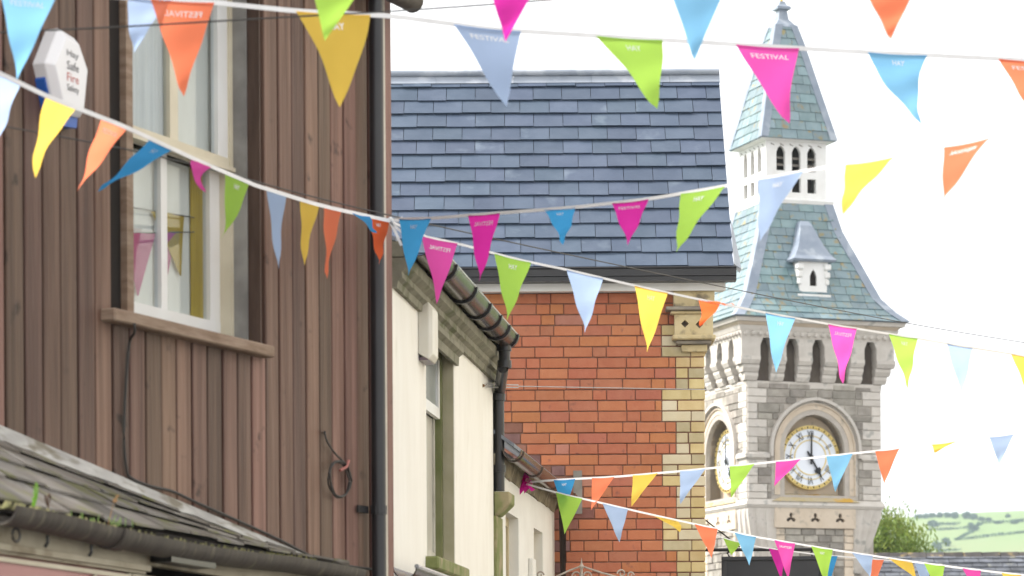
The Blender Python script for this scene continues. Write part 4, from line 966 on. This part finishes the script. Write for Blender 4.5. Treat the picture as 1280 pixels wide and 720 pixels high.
# clock dials
m_dial = mat('dial_glass', (.72, .77, .84), (.76, .8, .86), .3, 2); m_gilt = mat('gilt_ring', (.62, .47, .16), (.7, .55, .22), .35, 5, metal=.25); m_num = mat('black_enamel', (.012, .012, .014), None, .4)
for T in FACES:
    ck = thing('clock_dial', 'white clock dial with roman numerals, %s' % ('full round on the tower front face' if T is FT else 'seen edge-on next to the yellow quoins'), 'clock', TF.M, 'clock dials of the tower')
    yy = DEP - .14; RD = .6; zc0 = dcz
    def D(r, a, d_): return T(dcx + r * sin(a), yy + d_, zc0 + r * cos(a))
    def disc(r0, r1, d0, d1, name, m, n=64, par=ck):
        P = []
        for k in range(n + 1):
            a = 2 * pi * k / n; P.append([D(r0, a, d0), D(r1, a, d0), D(r1, a, d1), D(r0, a, d1)])
        return MB().loft(P, cap=False).build(name, m, par)
    MB().add([D(0, 0, 0)] + [D(RD, 2 * pi * k / 64, 0) for k in range(64)], [(0, k + 1, (k + 1) % 64 + 1) for k in range(64)]).build('face', m_dial, ck, recalc=False)
    rg = disc(RD - .03, RD + .04, -.02, .12, 'outer_ring', m_gilt); disc(RD - .17, RD - .155, -.012, .004, 'chapter_ring', m_gilt, par=rg); disc(RD - .245, RD - .23, -.012, .004, 'inner_ring', m_gilt, par=rg) if False else None
    disc(RD - .265, RD - .245, -.012, .004, 'inner_ring', m_gilt, par=rg)
    for k in range(60):
        p = D(RD, 2 * pi * k / 60, -.028); 
        a = 2 * pi * (k + .0) / 60
        MB().add([D(RD - .022, a - .02, -.022), D(RD - .022, a + .02, -.022), D(RD + .022, a + .02, -.022), D(RD + .022, a - .02, -.022), D(RD, a, -.045)], [(0, 1, 4), (1, 2, 4), (2, 3, 4), (3, 0, 4)]).build('bead', m_num if k % 2 else m_gilt, rg)
    for h_, t in enumerate(('XII', 'I', 'II', 'III', 'IIII', 'V', 'VI', 'VII', 'VIII', 'IX', 'X', 'XI')):
        ps_, fs_, asp = text_pts(t); a = 2 * pi * h_ / 12; hgt = .15; wd_ = hgt * min(asp * .62, .95)
        vs_ = []
        for p in ps_:
            rr = RD - .215 + p[1] * hgt; off = (p[0] - .5) * wd_
            if T is LT or True:
                ex = (cos(a), -sin(a)); er = (sin(a), cos(a))
                vs_.append(T(dcx + er[0] * rr + ex[0] * off, yy - .012, zc0 + er[1] * rr + ex[1] * off))
        MB().add(vs_, fs_).build('numeral', m_num, ck, recalc=False)
    def hand(a, L_, w_, d_, name, spade=False):
        pts = [(-.14, w_ * .8), (-.12, w_), (0, w_), (L_ * .55, w_ * .8)]
        if spade: pts += [(L_ * .58, w_ * 3.2), (L_ * .7, w_ * 3.4), (L_ * .82, w_ * 1.2), (L_, .005)]
        else: pts += [(L_ * .9, w_ * .7), (L_, .006)]
        poly = [(r, s) for r, s in pts] + [(r, -s) for r, s in pts[::-1]]
        f = lambda r, s: (dcx + r * sin(a) + s * cos(a), zc0 + r * cos(a) - s * sin(a))
        MB().plate([f(r, s) for r, s in poly], [], T, yy - d_, yy - d_ + .012).build(name, m_num, ck)
    hand(0.02, .52, .02, .06, 'minute_hand'); hand(2 * pi * 5 / 12 - .02, .45, .02, .04, 'hour_hand', True)
    MB().add([D(0, 0, -.07)] + [D(.05, 2 * pi * k / 16, -.065) for k in range(16)], [(0, k + 1, (k + 1) % 16 + 1) for k in range(16)]).build('boss', m_num, ck)

# =================================================================== SIGN, IRONWORK
m_iron = mat('wrought_iron', (.03, .028, .028), None, .5); m_board2 = mat('charcoal_board', (.035, .037, .043), (.045, .047, .053), .5, 4)
sY = 23.6
s0 = at(902, 696, sY); s1 = at(1030, 696, sY)
sg = thing('hanging_sign', 'charcoal framed sign board hanging from an iron bar beside yellow quoins', 'sign', Matrix.Translation((s0.x, sY, s0.z)))
wS = s1.x - s0.x
box('board', m_board2, sg, .03, wS - .03, -.012, .02, -.66, -.03)
for (a, b, c_, e) in ((0, wS, -.03, 0), (0, wS, -.69, -.66), (0, .035, -.66, -.03), (wS - .035, wS, -.66, -.03)): box('frame_bar', m_board2, sg, a, b, -.025, .03, c_, e, bevel=.004)
bzr = at(960, 687, sY).z - s0.z
bar = MB().tube([(qc.x - s0.x - .02, .0, bzr), (wS + .0, 0, bzr)], .013, 8).build('bracket_bar', m_iron, sg)
for hx in (.06, wS * .5, wS - .09): MB().tube([(hx, 0, .0), (hx - .015, 0, bzr * .5), (hx + .012, 0, bzr)], .009, 6).build('hook', m_iron, bar)
MB().tube([(qc.x - s0.x, 0, at(880, 645, sY).z - s0.z), (at(925, 679, sY).x - s0.x, 0, bzr + .02)], .006, 6).build('stay_rod', m_iron, bar)
# scrolled ironwork in pale paint
iY = 20.5
i0 = at(738, 718, iY)
iw = thing('scroll_bracket', 'pale wrought-iron scrollwork with pointed finial in front of the brick wall', 'ironwork', Matrix.Translation(i0))
m_pi = mat('pale_iron', (.5, .44, .38), (.36, .3, .25), .7, 12)
def ip(px, py): return at(px, py, iY) - i0
def spiral(cx_, cy_, r, turns, sgn, a0): return [ip(cx_ + sgn * cos(a0 + t * .35) * r * (1 - .8 * t / (turns * 18)), cy_ - sin(a0 + t * .35) * r * (1 - .8 * t / (turns * 18))) for t in range(int(turns * 18))]
MB().tube([ip(640, 760), ip(660, 740), ip(697, 720), ip(712, 713), ip(727, 707.5), ip(740, 712), ip(752, 716), ip(775, 722), ip(800, 735)], .007, 6).build('arch_rod', m_pi, iw, smooth=True)
MB().tube(spiral(721, 720, 6, 1.2, -1, 0), .006, 6).build('scroll', m_pi, iw, smooth=True); MB().tube(spiral(733.5, 720, 6, 1.2, 1, 0), .006, 6).build('scroll', m_pi, iw, smooth=True)
MB().tube(spiral(777, 717, 5.5, 1.2, -1, 0), .006, 6).build('scroll', m_pi, iw, smooth=True); MB().tube(spiral(788, 719, 4.5, 1.2, 1, 0), .006, 6).build('scroll', m_pi, iw, smooth=True)
MB().tube(spiral(675, 719, 5, 1.2, 1, 0), .006, 6).build('scroll', m_pi, iw, smooth=True)
MB().lathe([(.008, -.05), (.008, .0), (.02, .02), (.006, .04), (.001, .08)], ip(727, 712), 8).build('finial', m_pi, iw, smooth=True)
MB().tube([ip(727, 712), ip(727, 790)], .009, 6).tube([ip(640, 760), ip(660, 790), ip(727, 790), ip(800, 790), ip(800, 735)], .009, 6).build('frame', m_pi, iw)

# =================================================================== ROOF AND TREES BEHIND
rY = 74.
r0, r1 = at(1075, 694, rY), at(1330, 691.5, rY)
fr = thing('far_slate_roof', 'dark slate roof with worn ridge tiles behind the tower, under the green hill', 'roof', Matrix.Translation((r0.x, rY, 0)))
rl = r1.x - r0.x + 1.5; rz = r0.z; m_fs = mat('old_dark_slate', (.07, .075, .085), (.13, .14, .165), .6, 4, bump=.4, var=.3, c3=(.2, .2, .17), c3amt=.1, c3scale=5)
MB().loft([[(q, -3, rz - 2.1), (q, 0, rz - .02), (q, 3, rz - 2.1), (q, 3, 0), (q, -3, 0)] for q in (-2.0, rl)]).build('house_body', mat('slate_base', (.07, .07, .08), None, .9), fr)
for r_ in range(7):
    x = -2.0 + (r_ % 2) * .17
    while x < rl - .1:
        wd = .36; s0_ = r_ * .2; v = lambda s, up: (-(s) * .82 - up * .57, rz - .0 - s * .574 + up * .82)
        a, b = v(s0_ + .23, .05 + jit(.01)), v(s0_, .02)
        MB().hexa([(x, a[0], a[1] - .02), (x + wd - .015, a[0], a[1] - .02), (x + wd - .015, b[0], b[1] - .02), (x, b[0], b[1] - .02), (x, a[0], a[1]), (x + wd - .015, a[0], a[1]), (x + wd - .015, b[0], b[1]), (x, b[0], b[1])]).build('slate', m_fs, fr)
        x += wd
x = -2.
m_rt = mat('ridge_tile', (.06, .055, .055), (.1, .09, .08), .9, 4, bump=.5, var=.25, c3=(.3, .22, .1), c3amt=.2, c3scale=4)
while x < rl:
    MB().loft([[(q, -.17, rz - .08 + e), (q, -.06, rz + .05 + e), (q, .06, rz + .05 + e), (q, .17, rz - .08 + e)] for q, e in ((x + .005, .0), (x + .44, .012))]).build('ridge_tile', m_rt, fr); x += .45
# leafy trees: leaf-sized faces spread over drooping twigs
def leaf_cloud(mb, c, rx, ry, rz_, n, s, clumps, droop=0., seed=1, shell=.35):
    rnd = random.Random(seed); C = []
    for k in range(clumps):
        while True:
            p = Vector((rnd.uniform(-1, 1), rnd.uniform(-1, 1), rnd.uniform(-1, 1)))
            if shell < p.length < 1: break
        C.append(Vector((p.x * rx, p.y * ry, p.z * rz_)))
    for k in range(n):
        b = rnd.choice(C); q = b + Vector((rnd.gauss(0, rx * .13), rnd.gauss(0, ry * .13), rnd.gauss(0, rz_ * .1) - droop * rnd.random()))
        d1 = Vector((rnd.gauss(0, 1), rnd.gauss(0, 1), rnd.gauss(0, 1) - (1.6 if droop else 0))).normalized(); d2 = d1.cross(Vector((rnd.gauss(0, 1), rnd.gauss(0, 1), rnd.gauss(0, 1)))).normalized()
        ss = s * rnd.uniform(.6, 1.3); p = c + q; wv = .33 if droop else .6
        mb.add([p - d1 * ss, p + d2 * ss * wv, p + d1 * ss, p - d2 * ss * wv], [(0, 1, 2, 3)])
m_wil = mat('willow_leaf', (.15, .21, .035), (.21, .27, .055), .55, .6, transl=.35, var=.3, hvar=.02, island=True)
m_bark = mat('bark', (.12, .09, .065), (.08, .06, .045), .95, 8, bump=.5)
tY = 92.; tb = at(1098, 720, tY); tree = thing('willow_tree', 'light green leafy tree with drooping twigs beside the stone tower', 'tree', Matrix.Translation((tb.x, tY, 0)))
ttop = at(1110, 643, tY).z
MB().tube([(0, 0, 0), (.05, 0, 1.5), (-.05, .1, 3.2), (.1, 0, 5)], [.25, .2, .16, .08], 10).build('trunk', m_bark, tree, smooth=True)
for k in range(9):
    a = k * 2.4; MB().tube([(0, 0, 2.2 + .25 * k), (.5 * cos(a), .5 * sin(a), 3.4 + .25 * k), (1.1 * cos(a), 1.1 * sin(a), 4.2 + .25 * k)], [.07, .045, .015], 6).build('branch', m_bark, tree)
mb = MB(); leaf_cloud(mb, Vector((-.1, 0, ttop - 1.9)), 1.95, 1.9, 2.1, 42000, .08, 330, .55, 3, .05)
leaf_cloud(mb, Vector((-.9, 0, ttop - 1.2)), .9, 1, 1.5, 4000, .075, 50, .5, 5, .1)
rnd = random.Random(9)
for k in range(16):   # upright sprigs on the crown
    bx_ = rnd.uniform(-1.5, .9); hgt = rnd.uniform(.25, .85)
    for q in range(26): 
        p = Vector((bx_ + rnd.gauss(0, .04), rnd.gauss(0, .3), ttop - .45 + hgt * q / 26)); d1 = Vector((rnd.gauss(0, .6), rnd.gauss(0, .6), 1)).normalized(); d2 = d1.cross(Vector((rnd.random(), rnd.random(), .2))).normalized()
        mb.add([p - d1 * .06, p + d2 * .022, p + d1 * .06, p - d2 * .022], [(0, 1, 2, 3)])
mb.build('crown', m_wil, tree, recalc=False)
m_ft = mat('dark_far_leaf', (.05, .1, .035), (.08, .14, .05), .8, .5, var=.3, transl=.15, island=True)
def far_tree(px, py, wpx, hpx, label, seed):
    p = terr_hit(px, py)
    if not p: return
    s = p.y / FPX; rw = wpx * s / 2; h = hpx * s
    t = thing('field_tree', label, 'tree', Matrix.Translation(p - Vector((0, 0, .5))), 'trees on the far hillside')
    MB().tube([(0, 0, 0), (.2, 0, h * .3), (0, 0, h * .6)], [h * .06, h * .045, h * .02], 7).build('trunk', m_bark, t)
    mb = MB(); leaf_cloud(mb, Vector((0, 0, h * .58)), rw, rw, h * .44, 900, max(.45, rw * .11), 40, 0, seed, .3); mb.build('crown', m_ft, t, recalc=False)
far_tree(1217, 664, 15, 12, 'solitary round dark tree at the hedge corner of the green hillside', 1)
far_tree(1172, 687, 13, 13, 'broad dark tree in the lowest green field, lower of a pair', 2); far_tree(1182, 684, 13, 13, 'broad dark tree in the lowest green field, upper of a pair', 3)
far_tree(1167, 659, 14, 10, 'dark tree standing among hedges below the hilltop wood', 4)
far_tree(1193, 705, 9, 10, 'dark bush just above the ridge of the slate roof', 12)
for k, (px, py, w_, h_) in enumerate(((1148, 648, 9, 7), (1157, 648, 8, 7), (1166, 647, 9, 7), (1175, 647, 9, 8), (1184, 647, 10, 8), (1194, 648, 9, 9), (1208, 649, 11, 10), (1217, 650, 10, 9), (1227, 651, 8, 6), (1236, 651, 7, 5))):
    far_tree(px, py, w_, h_, 'dark tree in the wood along the hilltop', 20 + k)
for k, (px, py, w_, h_) in enumerate(((1248, 655, 8, 5), (1260, 647, 6, 5), (1268, 655, 8, 6), (1275, 653, 7, 6), (1224, 657, 7, 5))):
    far_tree(px, py, w_, h_, 'small hedgerow tree on the upper fields of the hillside', 40 + k)
def hedge(pts, label, hpx=3.0):
    P = [terr_hit(*p) for p in pts]; P = [p for p in P if p]
    t = thing('hedge', label, 'hedge', Matrix.Translation(P[0])); mb = MB(); rnd = random.Random(len(pts) * 7 + int(pts[0][0]))
    for a, b in zip(P[:-1], P[1:]):
        n = int((b - a).length * 9)
        for k in range(n):
            q = a.lerp(b, rnd.random()); q.z = terr(q.x, q.y); h = hpx * q.y / FPX * rnd.uniform(.2, 1.1); q = q - P[0] + Vector((rnd.gauss(0, .5), rnd.gauss(0, .8), h))
            d1 = Vector((rnd.gauss(0, 1), rnd.gauss(0, 1), rnd.gauss(0, 1))).normalized(); d2 = d1.cross(Vector((rnd.random(), rnd.random(), .3))).normalized(); mb.add([q - d1 * .5, q + d2 * .35, q + d1 * .5, q - d2 * .35], [(0, 1, 2, 3)])
    mb.build('foliage', m_ft, t, recalc=False)
hedge([(1196, 676), (1215, 674), (1240, 671), (1262, 669), (1290, 666)], 'long dark hedge slanting across the middle of the green fields')
hedge([(1194, 677), (1206, 670), (1216, 665)], 'short hedge climbing to the solitary round tree', 2)
hedge([(1160, 664), (1185, 662.5), (1212, 661)], 'low hedge bounding the upper field left of the solitary tree', 2.4)
hedge([(1225, 655), (1255, 654), (1290, 651)], 'ragged hedge along the upper fields near the skyline', 3)
hedge([(1170, 657), (1190, 657), (1200, 656)], 'bushy hedge below the hilltop wood', 3)
hedge([(1150, 696), (1175, 690), (1200, 689)], 'hedge at the foot of the lowest green field', 2.4)

# =================================================================== BUNTING AND WIRES
COLS = {'orange': (.9, .24, .12), 'red': (.86, .15, .04), 'yellow': (.84, .58, .1), 'pink': (.78, .09, .42), 'magenta': (.66, .03, .36), 'green': (.4, .66, .1), 'blue': (.05, .31, .63), 'sky': (.22, .5, .75), 'pale': (.40, .52, .74)}
WORDS = {'orange': 'orange', 'red': 'red-orange', 'yellow': 'yellow', 'pink': 'bright pink', 'magenta': 'magenta', 'green': 'lime green', 'blue': 'deep blue', 'sky': 'sky blue', 'pale': 'pale blue'}
fm = {k: mat('pennant_' + k, c, tuple(min(1, v * 1.08 + .01) for v in c), .8, 3, bump=.12, bscale=7, transl=.58, spec=.12) for k, c in COLS.items()}
m_tape = mat('white_tape', (.78, .77, .76), (.7, .69, .68), .75, 8); m_print = mat('white_print', (.85, .85, .85), None, .7)
def pennant(root, o, tl, tr, tip, colr, txt=None, mirror=False, bend=0., amp=.02, seed=0, curl=0.):
    """triangular cloth pennant between two tape points and a tip; bend bows it sideways, curl lifts the tip"""
    rnd = random.Random(seed); tl, tr, tip = Vector(tl) - o, Vector(tr) - o, Vector(tip) - o
    ex = tr - tl; dn_ = tip - (tl + tr) / 2; nrm = ex.cross(dn_).normalized()
    if nrm.y > 0: nrm = -nrm
    ph = rnd.uniform(0, 6.28); fr_ = rnd.uniform(1.0, 1.9); rows_, cols_ = 12, 8; sd = ex.normalized()
    def P(u, v):
        p = (tl.lerp(tr, u)).lerp(tip, v)
        p = p + sd * bend * (v * (1 - v)) * 4 * ex.length
        wv = amp * (sin(ph + v * 6.28 * fr_ + u * 2.1) * v ** .7 + .45 * sin(ph * 2 + u * 5.5 + v * 2) * (1 - v) * min(1, v * 4))
        p = p + nrm * wv
        p = p - Vector((0, 0, 1)) * 0.004 * sin(pi * u) * (1 - v)
        if curl and v > .55: p = p + nrm * curl * (v - .55) ** 2 * 4
        return p
    vs = []; fs = []
    for i in range(rows_):
        for j in range(cols_ + 1): vs.append(P(j / cols_, i / rows_ * .985))
    vs.append(P(.5, 1)); tipi = len(vs) - 1; w_ = cols_ + 1
    for i in range(rows_ - 1):
        for j in range(cols_): fs.append((i * w_ + j, i * w_ + j + 1, (i + 1) * w_ + j + 1, (i + 1) * w_ + j))
    for j in range(cols_): fs.append(((rows_ - 1) * w_ + j, (rows_ - 1) * w_ + j + 1, tipi))
    f = MB().add(vs, fs).build('pennant', fm[colr], root, smooth=False, recalc=False)
    for p in f.data.polygons: p.use_smooth = True
    f['label'] = WORDS[colr] + ' triangular cloth pennant'
    if txt:
        ps_, fs_, asp = text_pts(txt); H = .062 if len(txt) > 4 else .075; hl = .34 if len(txt) > 4 else .12
        vv = []
        for p in ps_:
            u = .5 + (p[0] - .5) * 2 * hl * (-1 if mirror else 1); v = .13 - (p[1] - .5) * H; u = .5 + (u - .5) * 1.0
            vv.append(P(u, v) + nrm * .0025)
        MB().add(vv, fs_).build('lettering', m_print, f, recalc=False)
    return f
def bunting(label, line, flags, ends, tw=.012, sag=None, amp=.015):
    """line: pixel polyline of the tape; ends: ((px, Y), (px, Y)) plan distances of its two ends"""
    (xa_, ya), (xb_, yb) = ends
    def dep(px):
        t = (px - xa_) / (xb_ - xa_); return 1 / lerp(1 / ya, 1 / yb, t)
    def ly(px):
        for (a, b) in zip(line[:-1], line[1:]):
            if px <= b[0]: return lerp(a[1], b[1], (px - a[0]) / (b[0] - a[0]))
        a, b = line[-2:]; return lerp(a[1], b[1], (px - a[0]) / (b[0] - a[0]))
    pts = []; xx = line[0][0]
    while xx < line[-1][0]: pts.append((xx, ly(xx))); xx += 24
    pts.append(line[-1])
    W = [at(p[0], p[1], dep(p[0])) for p in pts]; o = W[0].copy()
    root = thing('bunting', label, 'bunting', Matrix.Translation(o), 'strings of coloured pennants across the street')
    h = tw / 2; MB().sweep([p - o for p in W], [(-.0015, -h), (.0015, -h), (.0015, h), (-.0015, h)]).build('tape', m_tape, root)
    for k, fl in enumerate(flags):
        x0, x1, tx_, ty_, colr = fl[:5]; kw = dict(fl[5]) if len(fl) > 5 else {}
        Y0, Y1 = dep(x0), dep(x1); dY = kw.pop('dy', 0.)
        y0 = ly(x0) + kw.pop('lift', 0); y1 = ly(x1)
        fr_y = -.003
        pennant(root, o, at(x0, y0, Y0 + fr_y), at(x1, y1, Y1 + fr_y), at(tx_, ty_, (Y0 + Y1) / 2 + fr_y + dY), colr, seed=int(x0) + 991 * len(flags), amp=kw.pop('amp', amp * .5), **kw)
    return root
T_ = lambda t, m=False, **k: dict(txt=t, mirror=m, **k)
bunting('thick white tape of large pennants slung highest, past the spire top and slate ridge',
        [(-120, -22), (160, -3), (265, 3), (372, 14), (490, 20), (620, 37), (830, 50), (1060, 64), (1280, 75), (1400, 82)],
        [(160, 214, 168, 66, 'pale', dict(bend=-.05)), (188, 268, 229, 121, 'orange', T_('FESTIVAL', True)), (370, 463, 423, 135, 'yellow', T_('HAY', bend=.06)), (567, 651, 632, 134, 'pale', T_('FESTIVAL')),
         (745, 828, 820, 137, 'green', T_('HAY', bend=.03)), (920, 999, 986, 155, 'pink', T_('FESTIVAL', bend=-.03)), (1085, 1159, 1153, 155, 'sky', T_('HAY', bend=-.12)), (1248, 1326, 1296, 150, 'orange', T_('FESTIVAL'))],
        ((0, 10.4), (1280, 12.6)), tw=.017, amp=.02)
bunting('bunting seen only by its pennant tips against the white sky above the slate roof',
        [(300, -16), (640, -12), (900, -18), (1200, -12)],
        [(390, 452, 406, 51, 'green', {}), (613, 668, 632, 52, 'magenta', {}), (836, 908, 868, 76, 'sky', {}), (1080, 1144, 1113, 50, 'orange', {})], ((390, 9.9), (1140, 10.2)))
bunting('short end of bunting with one big blue pennant next to the six-sided alarm box',
        [(-140, -30), (0, -14), (72, -6)], [(-60, 2, -5, 26, 'yellow', {}), (0, 71, 22, 100, 'sky', dict(txt='FESTIVAL'))], ((0, 9.5), (72, 9.6)))
bunting('bunting running along the brown timber boards past the window to the black downpipe',
        [(-90, 52), (0, 92), (60, 121), (160, 160), (250, 202), (320, 232), (400, 257), (487, 276)],
        [(-12, 26, -6, 188, 'pale', {}), (58, 96, 42, 222, 'yellow', dict(bend=-.1)), (127, 160, 98, 240, 'orange', T_('FESTIVAL', bend=-.05)), (188, 217, 122, 240, 'blue', T_('HAY', bend=.0)),
         (240, 265, 256, 241, 'pink', dict(bend=-.3)), (281, 312, 277, 300, 'green', T_('HAY', bend=.1)), (333, 358, 347, 336, 'pale', {}), (375, 399, 379, 332, 'yellow', {}), (405, 427, 408, 348, 'orange', {}), (440, 462, 470, 292, 'blue', {}), (458, 487, 474, 331, 'red', T_('HAY'))],
        ((0, 9.8), (487, 13.7)), tw=.016)
bunting('bunting descending from the timber corner past brick eaves and the tower cornice',
        [(487, 276), (527, 295), (571, 304), (618, 317), (663, 328), (708, 337), (793, 357), (873, 374), (957, 391), (1035, 405), (1146, 423), (1216, 435), (1300, 448), (1420, 464)],
        [(527, 572, 547, 380, 'pink', T_('FESTIVAL', True)), (618, 664, 635, 401, 'green', T_('HAY')), (708, 754, 732, 416, 'pale', {}), (793, 835, 809, 440, 'yellow', T_('HAY')), (873, 900, 874, 408, 'red', dict(bend=.1)), (884, 900, 918, 381, 'red', dict(dy=-.05)), (957, 994, 969, 466, 'sky', T_('HAY')),
         (1035, 1071, 1053, 480, 'pink', T_('FESTIVAL', True)), (1111, 1147, 1135, 486, 'green', T_('HAY')), (1184, 1216, 1202, 495, 'pale', {}), (1264, 1298, 1285, 492, 'yellow', {})],
        ((487, 13.8), (1280, 17.6)), tw=.011)
bunting('bunting climbing from the timber corner over the slate roof towards the belfry and white sky',
        [(489, 274), (540, 273), (600, 268), (655, 264), (720, 259), (810, 249), (905, 233), (1003, 214), (1115, 197), (1235, 173), (1300, 160), (1440, 130)],
        [(499, 539, 510, 345, 'blue', T_('HAY')), (585, 625, 600, 352, 'magenta', T_('FESTIVAL', True)), (680, 719, 703, 306, 'blue', T_('HAY', bend=.05)), (765, 811, 786, 307, 'magenta', T_('FESTIVAL')), (851, 906, 845, 315, 'green', T_('HAY')), (948, 1004, 949, 301, 'pale', T_('HAY')), (1057, 1116, 1052, 268, 'yellow', {}), (1180, 1236, 1178, 251, 'orange', T_('FESTIVAL', True))],
        ((489, 13.8), (1280, 10.6)), tw=.013)
bunting('bunting of small pennants rising from the white wing across the clock dial',
        [(658, 603), (692, 600), (770, 596), (850, 589), (942, 580), (1065, 567), (1123, 561), (1194, 552), (1266, 543), (1420, 524)],
        [(692, 719, 705, 643, 'blue', T_('HAY')), (740, 768, 739, 638, 'orange', {}), (791, 822, 789, 633, 'yellow', {}), (850, 882, 850, 630, 'pale', {}), (912, 943, 914, 622, 'green', {}), (970, 1001, 968, 608, 'pink', {}), (1033, 1066, 1044, 615, 'sky', {}), (1094, 1124, 1105, 605, 'orange', {}), (1165, 1194, 1168, 566, 'yellow', {}), (1237, 1267, 1249, 581, 'pale', {})],
        ((658, 20.6), (1280, 19.0)), tw=.014, amp=.01)
bunting('bunting of small pennants falling from the white wing towards the far slate roof',
        [(658, 605), (700, 617), (753, 629), (813, 643), (868, 655), (944, 671), (1040, 687), (1140, 702), (1225, 713), (1300, 721), (1400, 732)],
        [(695, 728, 706, 668, 'green', {}), (753, 785, 774, 678, 'pale', {}), (813, 846, 850, 665, 'yellow', dict(bend=.1)), (868, 897, 890, 698, 'orange', {}), (918, 945, 937, 707, 'sky', {}), (968, 994, 985, 724, 'pink', T_('FESTIVAL', True)), (1014, 1041, 1032, 730, 'green', T_('HAY')), (1065, 1091, 1088, 722, 'pale', {}), (1110, 1140, 1146, 724, 'yellow', {}), (1155, 1181, 1174, 742, 'green', {}), (1203, 1226, 1222, 746, 'pink', {}), (1252, 1276, 1266, 750, 'yellow', {})],
        ((658, 20.6), (1280, 18.8)), tw=.012, amp=.01)
bunting('farther bunting half hidden behind another string, crossing the charcoal sign board',
        [(880, 662), (905, 673), (943, 683), (1020, 693), (1143, 703), (1197, 710), (1290, 720), (1380, 730)],
        [(904, 927, 914, 694, 'green', {}), (961, 981, 977, 726, 'magenta', {}), (1019, 1047, 1036, 732, 'blue', {}), (1082, 1105, 1092, 734, 'orange', {}), (1143, 1165, 1156, 738, 'pale', {})],
        ((880, 22.4), (1290, 22.0)), tw=.010, amp=.01)
# knots and loose ends
kn_ = thing('tied_tape_end', 'knotted loose white tape ends where two buntings meet by the downpipe', 'tape', Matrix.Translation(at(488, 275, 13.75)))
o_ = at(488, 275, 13.75)
for pts in (((486, 274), (496, 276), (503, 272)), ((487, 276), (493, 288), (497, 297), (501, 307)), ((487, 276), (497, 286), (503, 291))):
    MB().sweep([at(p[0], p[1], 13.75) - o_ + Vector((.001 * k, 0, 0)) for k, p in enumerate(pts)], [(-.001, -.006), (.001, -.006), (.001, .006), (-.001, .006)]).build('loose_end', m_tape, kn_)
MB().lathe([(.004, -.014), (.014, -.006), (.014, .006), (.004, .014)], (0, 0, 0), 8).build('knot', m_tape, kn_)
kp = thing('bunched_pennant', 'crumpled magenta pennant bunched where two buntings tie to the white wing gutter', 'pennant', Matrix.Translation(at(656, 602, 20.6)))
rnd = random.Random(4); mb = MB()
for k in range(26):
    p = Vector((rnd.gauss(0, .016), rnd.gauss(0, .016), rnd.gauss(0, .022))); a = [Vector((rnd.gauss(0, .03), rnd.gauss(0, .03), rnd.gauss(0, .04))) for q in range(3)]; mb.add([p + v for v in a], [(0, 1, 2)])
mb.build('cloth', fm['magenta'], kp, recalc=False)
# flags and cords added behind the lower sash in place of reflected bunting
rb = thing('reflection_bunting', 'dull pink and mustard pennants behind the lower sash panes, standing for reflected bunting', 'bunting', WF.M)
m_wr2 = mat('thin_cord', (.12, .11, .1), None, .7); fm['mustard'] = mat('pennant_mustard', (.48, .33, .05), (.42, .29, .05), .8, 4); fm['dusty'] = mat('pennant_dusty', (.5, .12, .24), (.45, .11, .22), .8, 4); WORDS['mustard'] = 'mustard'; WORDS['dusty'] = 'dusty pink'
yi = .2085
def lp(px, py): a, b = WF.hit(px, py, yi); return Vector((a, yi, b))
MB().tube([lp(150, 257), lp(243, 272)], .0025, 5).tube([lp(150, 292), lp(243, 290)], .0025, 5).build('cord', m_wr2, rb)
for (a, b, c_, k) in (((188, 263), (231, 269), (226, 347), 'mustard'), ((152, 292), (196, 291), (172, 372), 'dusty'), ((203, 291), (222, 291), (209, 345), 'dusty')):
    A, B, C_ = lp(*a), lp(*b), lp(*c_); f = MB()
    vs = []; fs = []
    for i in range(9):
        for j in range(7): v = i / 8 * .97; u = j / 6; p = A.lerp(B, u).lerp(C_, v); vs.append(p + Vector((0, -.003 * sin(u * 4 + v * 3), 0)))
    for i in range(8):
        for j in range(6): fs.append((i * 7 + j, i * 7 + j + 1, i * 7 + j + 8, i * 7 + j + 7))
    o = f.add(vs, fs).build('pennant', fm[k], rb, recalc=False); o['label'] = WORDS[k] + ' pennant behind glass, standing for a reflection'
# dark service wires
def wire(label, pts, r, m=m_cable):
    W = [at(*p) for p in pts]; t = thing('overhead_wire', label, 'wire', Matrix.Translation(W[0])); MB().tube(smooth_path([p - W[0] for p in W]), r, 6).build('cable', m, t, smooth=True)
wire('dark overhead wire crossing the top of the timber wall and yellow pennant', [(-60, 43, 9.9), (0, 40.5, 10), (160, 33, 10.2), (330, 23, 10.5), (490, 14, 10.8), (620, 5, 11), (720, -3, 11.2), (800, -9, 11.4)], .0032)
wire('thin dark wire running from the timber wall down across the slate roof to the tower', [(-60, 147, 10.2), (0, 157, 10.5), (150, 185, 11.2), (250, 208, 11.8), (380, 243, 12.8), (500, 272, 13.9), (700, 316, 16), (920, 362, 19), (1050, 388, 21), (1180, 412, 23.5), (1330, 436, 26)], .003)
# =================================================================== HAZE
hz = MB().box(-3200, 3800, -320, 3700, -3, 175).build('haze', bpy.data.materials.new('haze_air')); tag(hz, kind='stuff')
hm_ = hz.data.materials[0]; hm_.use_nodes = True; N = hm_.node_tree.nodes; N.remove(N['Principled BSDF'])
pv = N.new('ShaderNodeVolumePrincipled'); pv.inputs['Density'].default_value = .00024; pv.inputs['Color'].default_value = (.74, .9, 1, 1); pv.inputs['Anisotropy'].default_value = .3
hm_.node_tree.links.new(pv.outputs[0], N['Material Output'].inputs['Volume'])
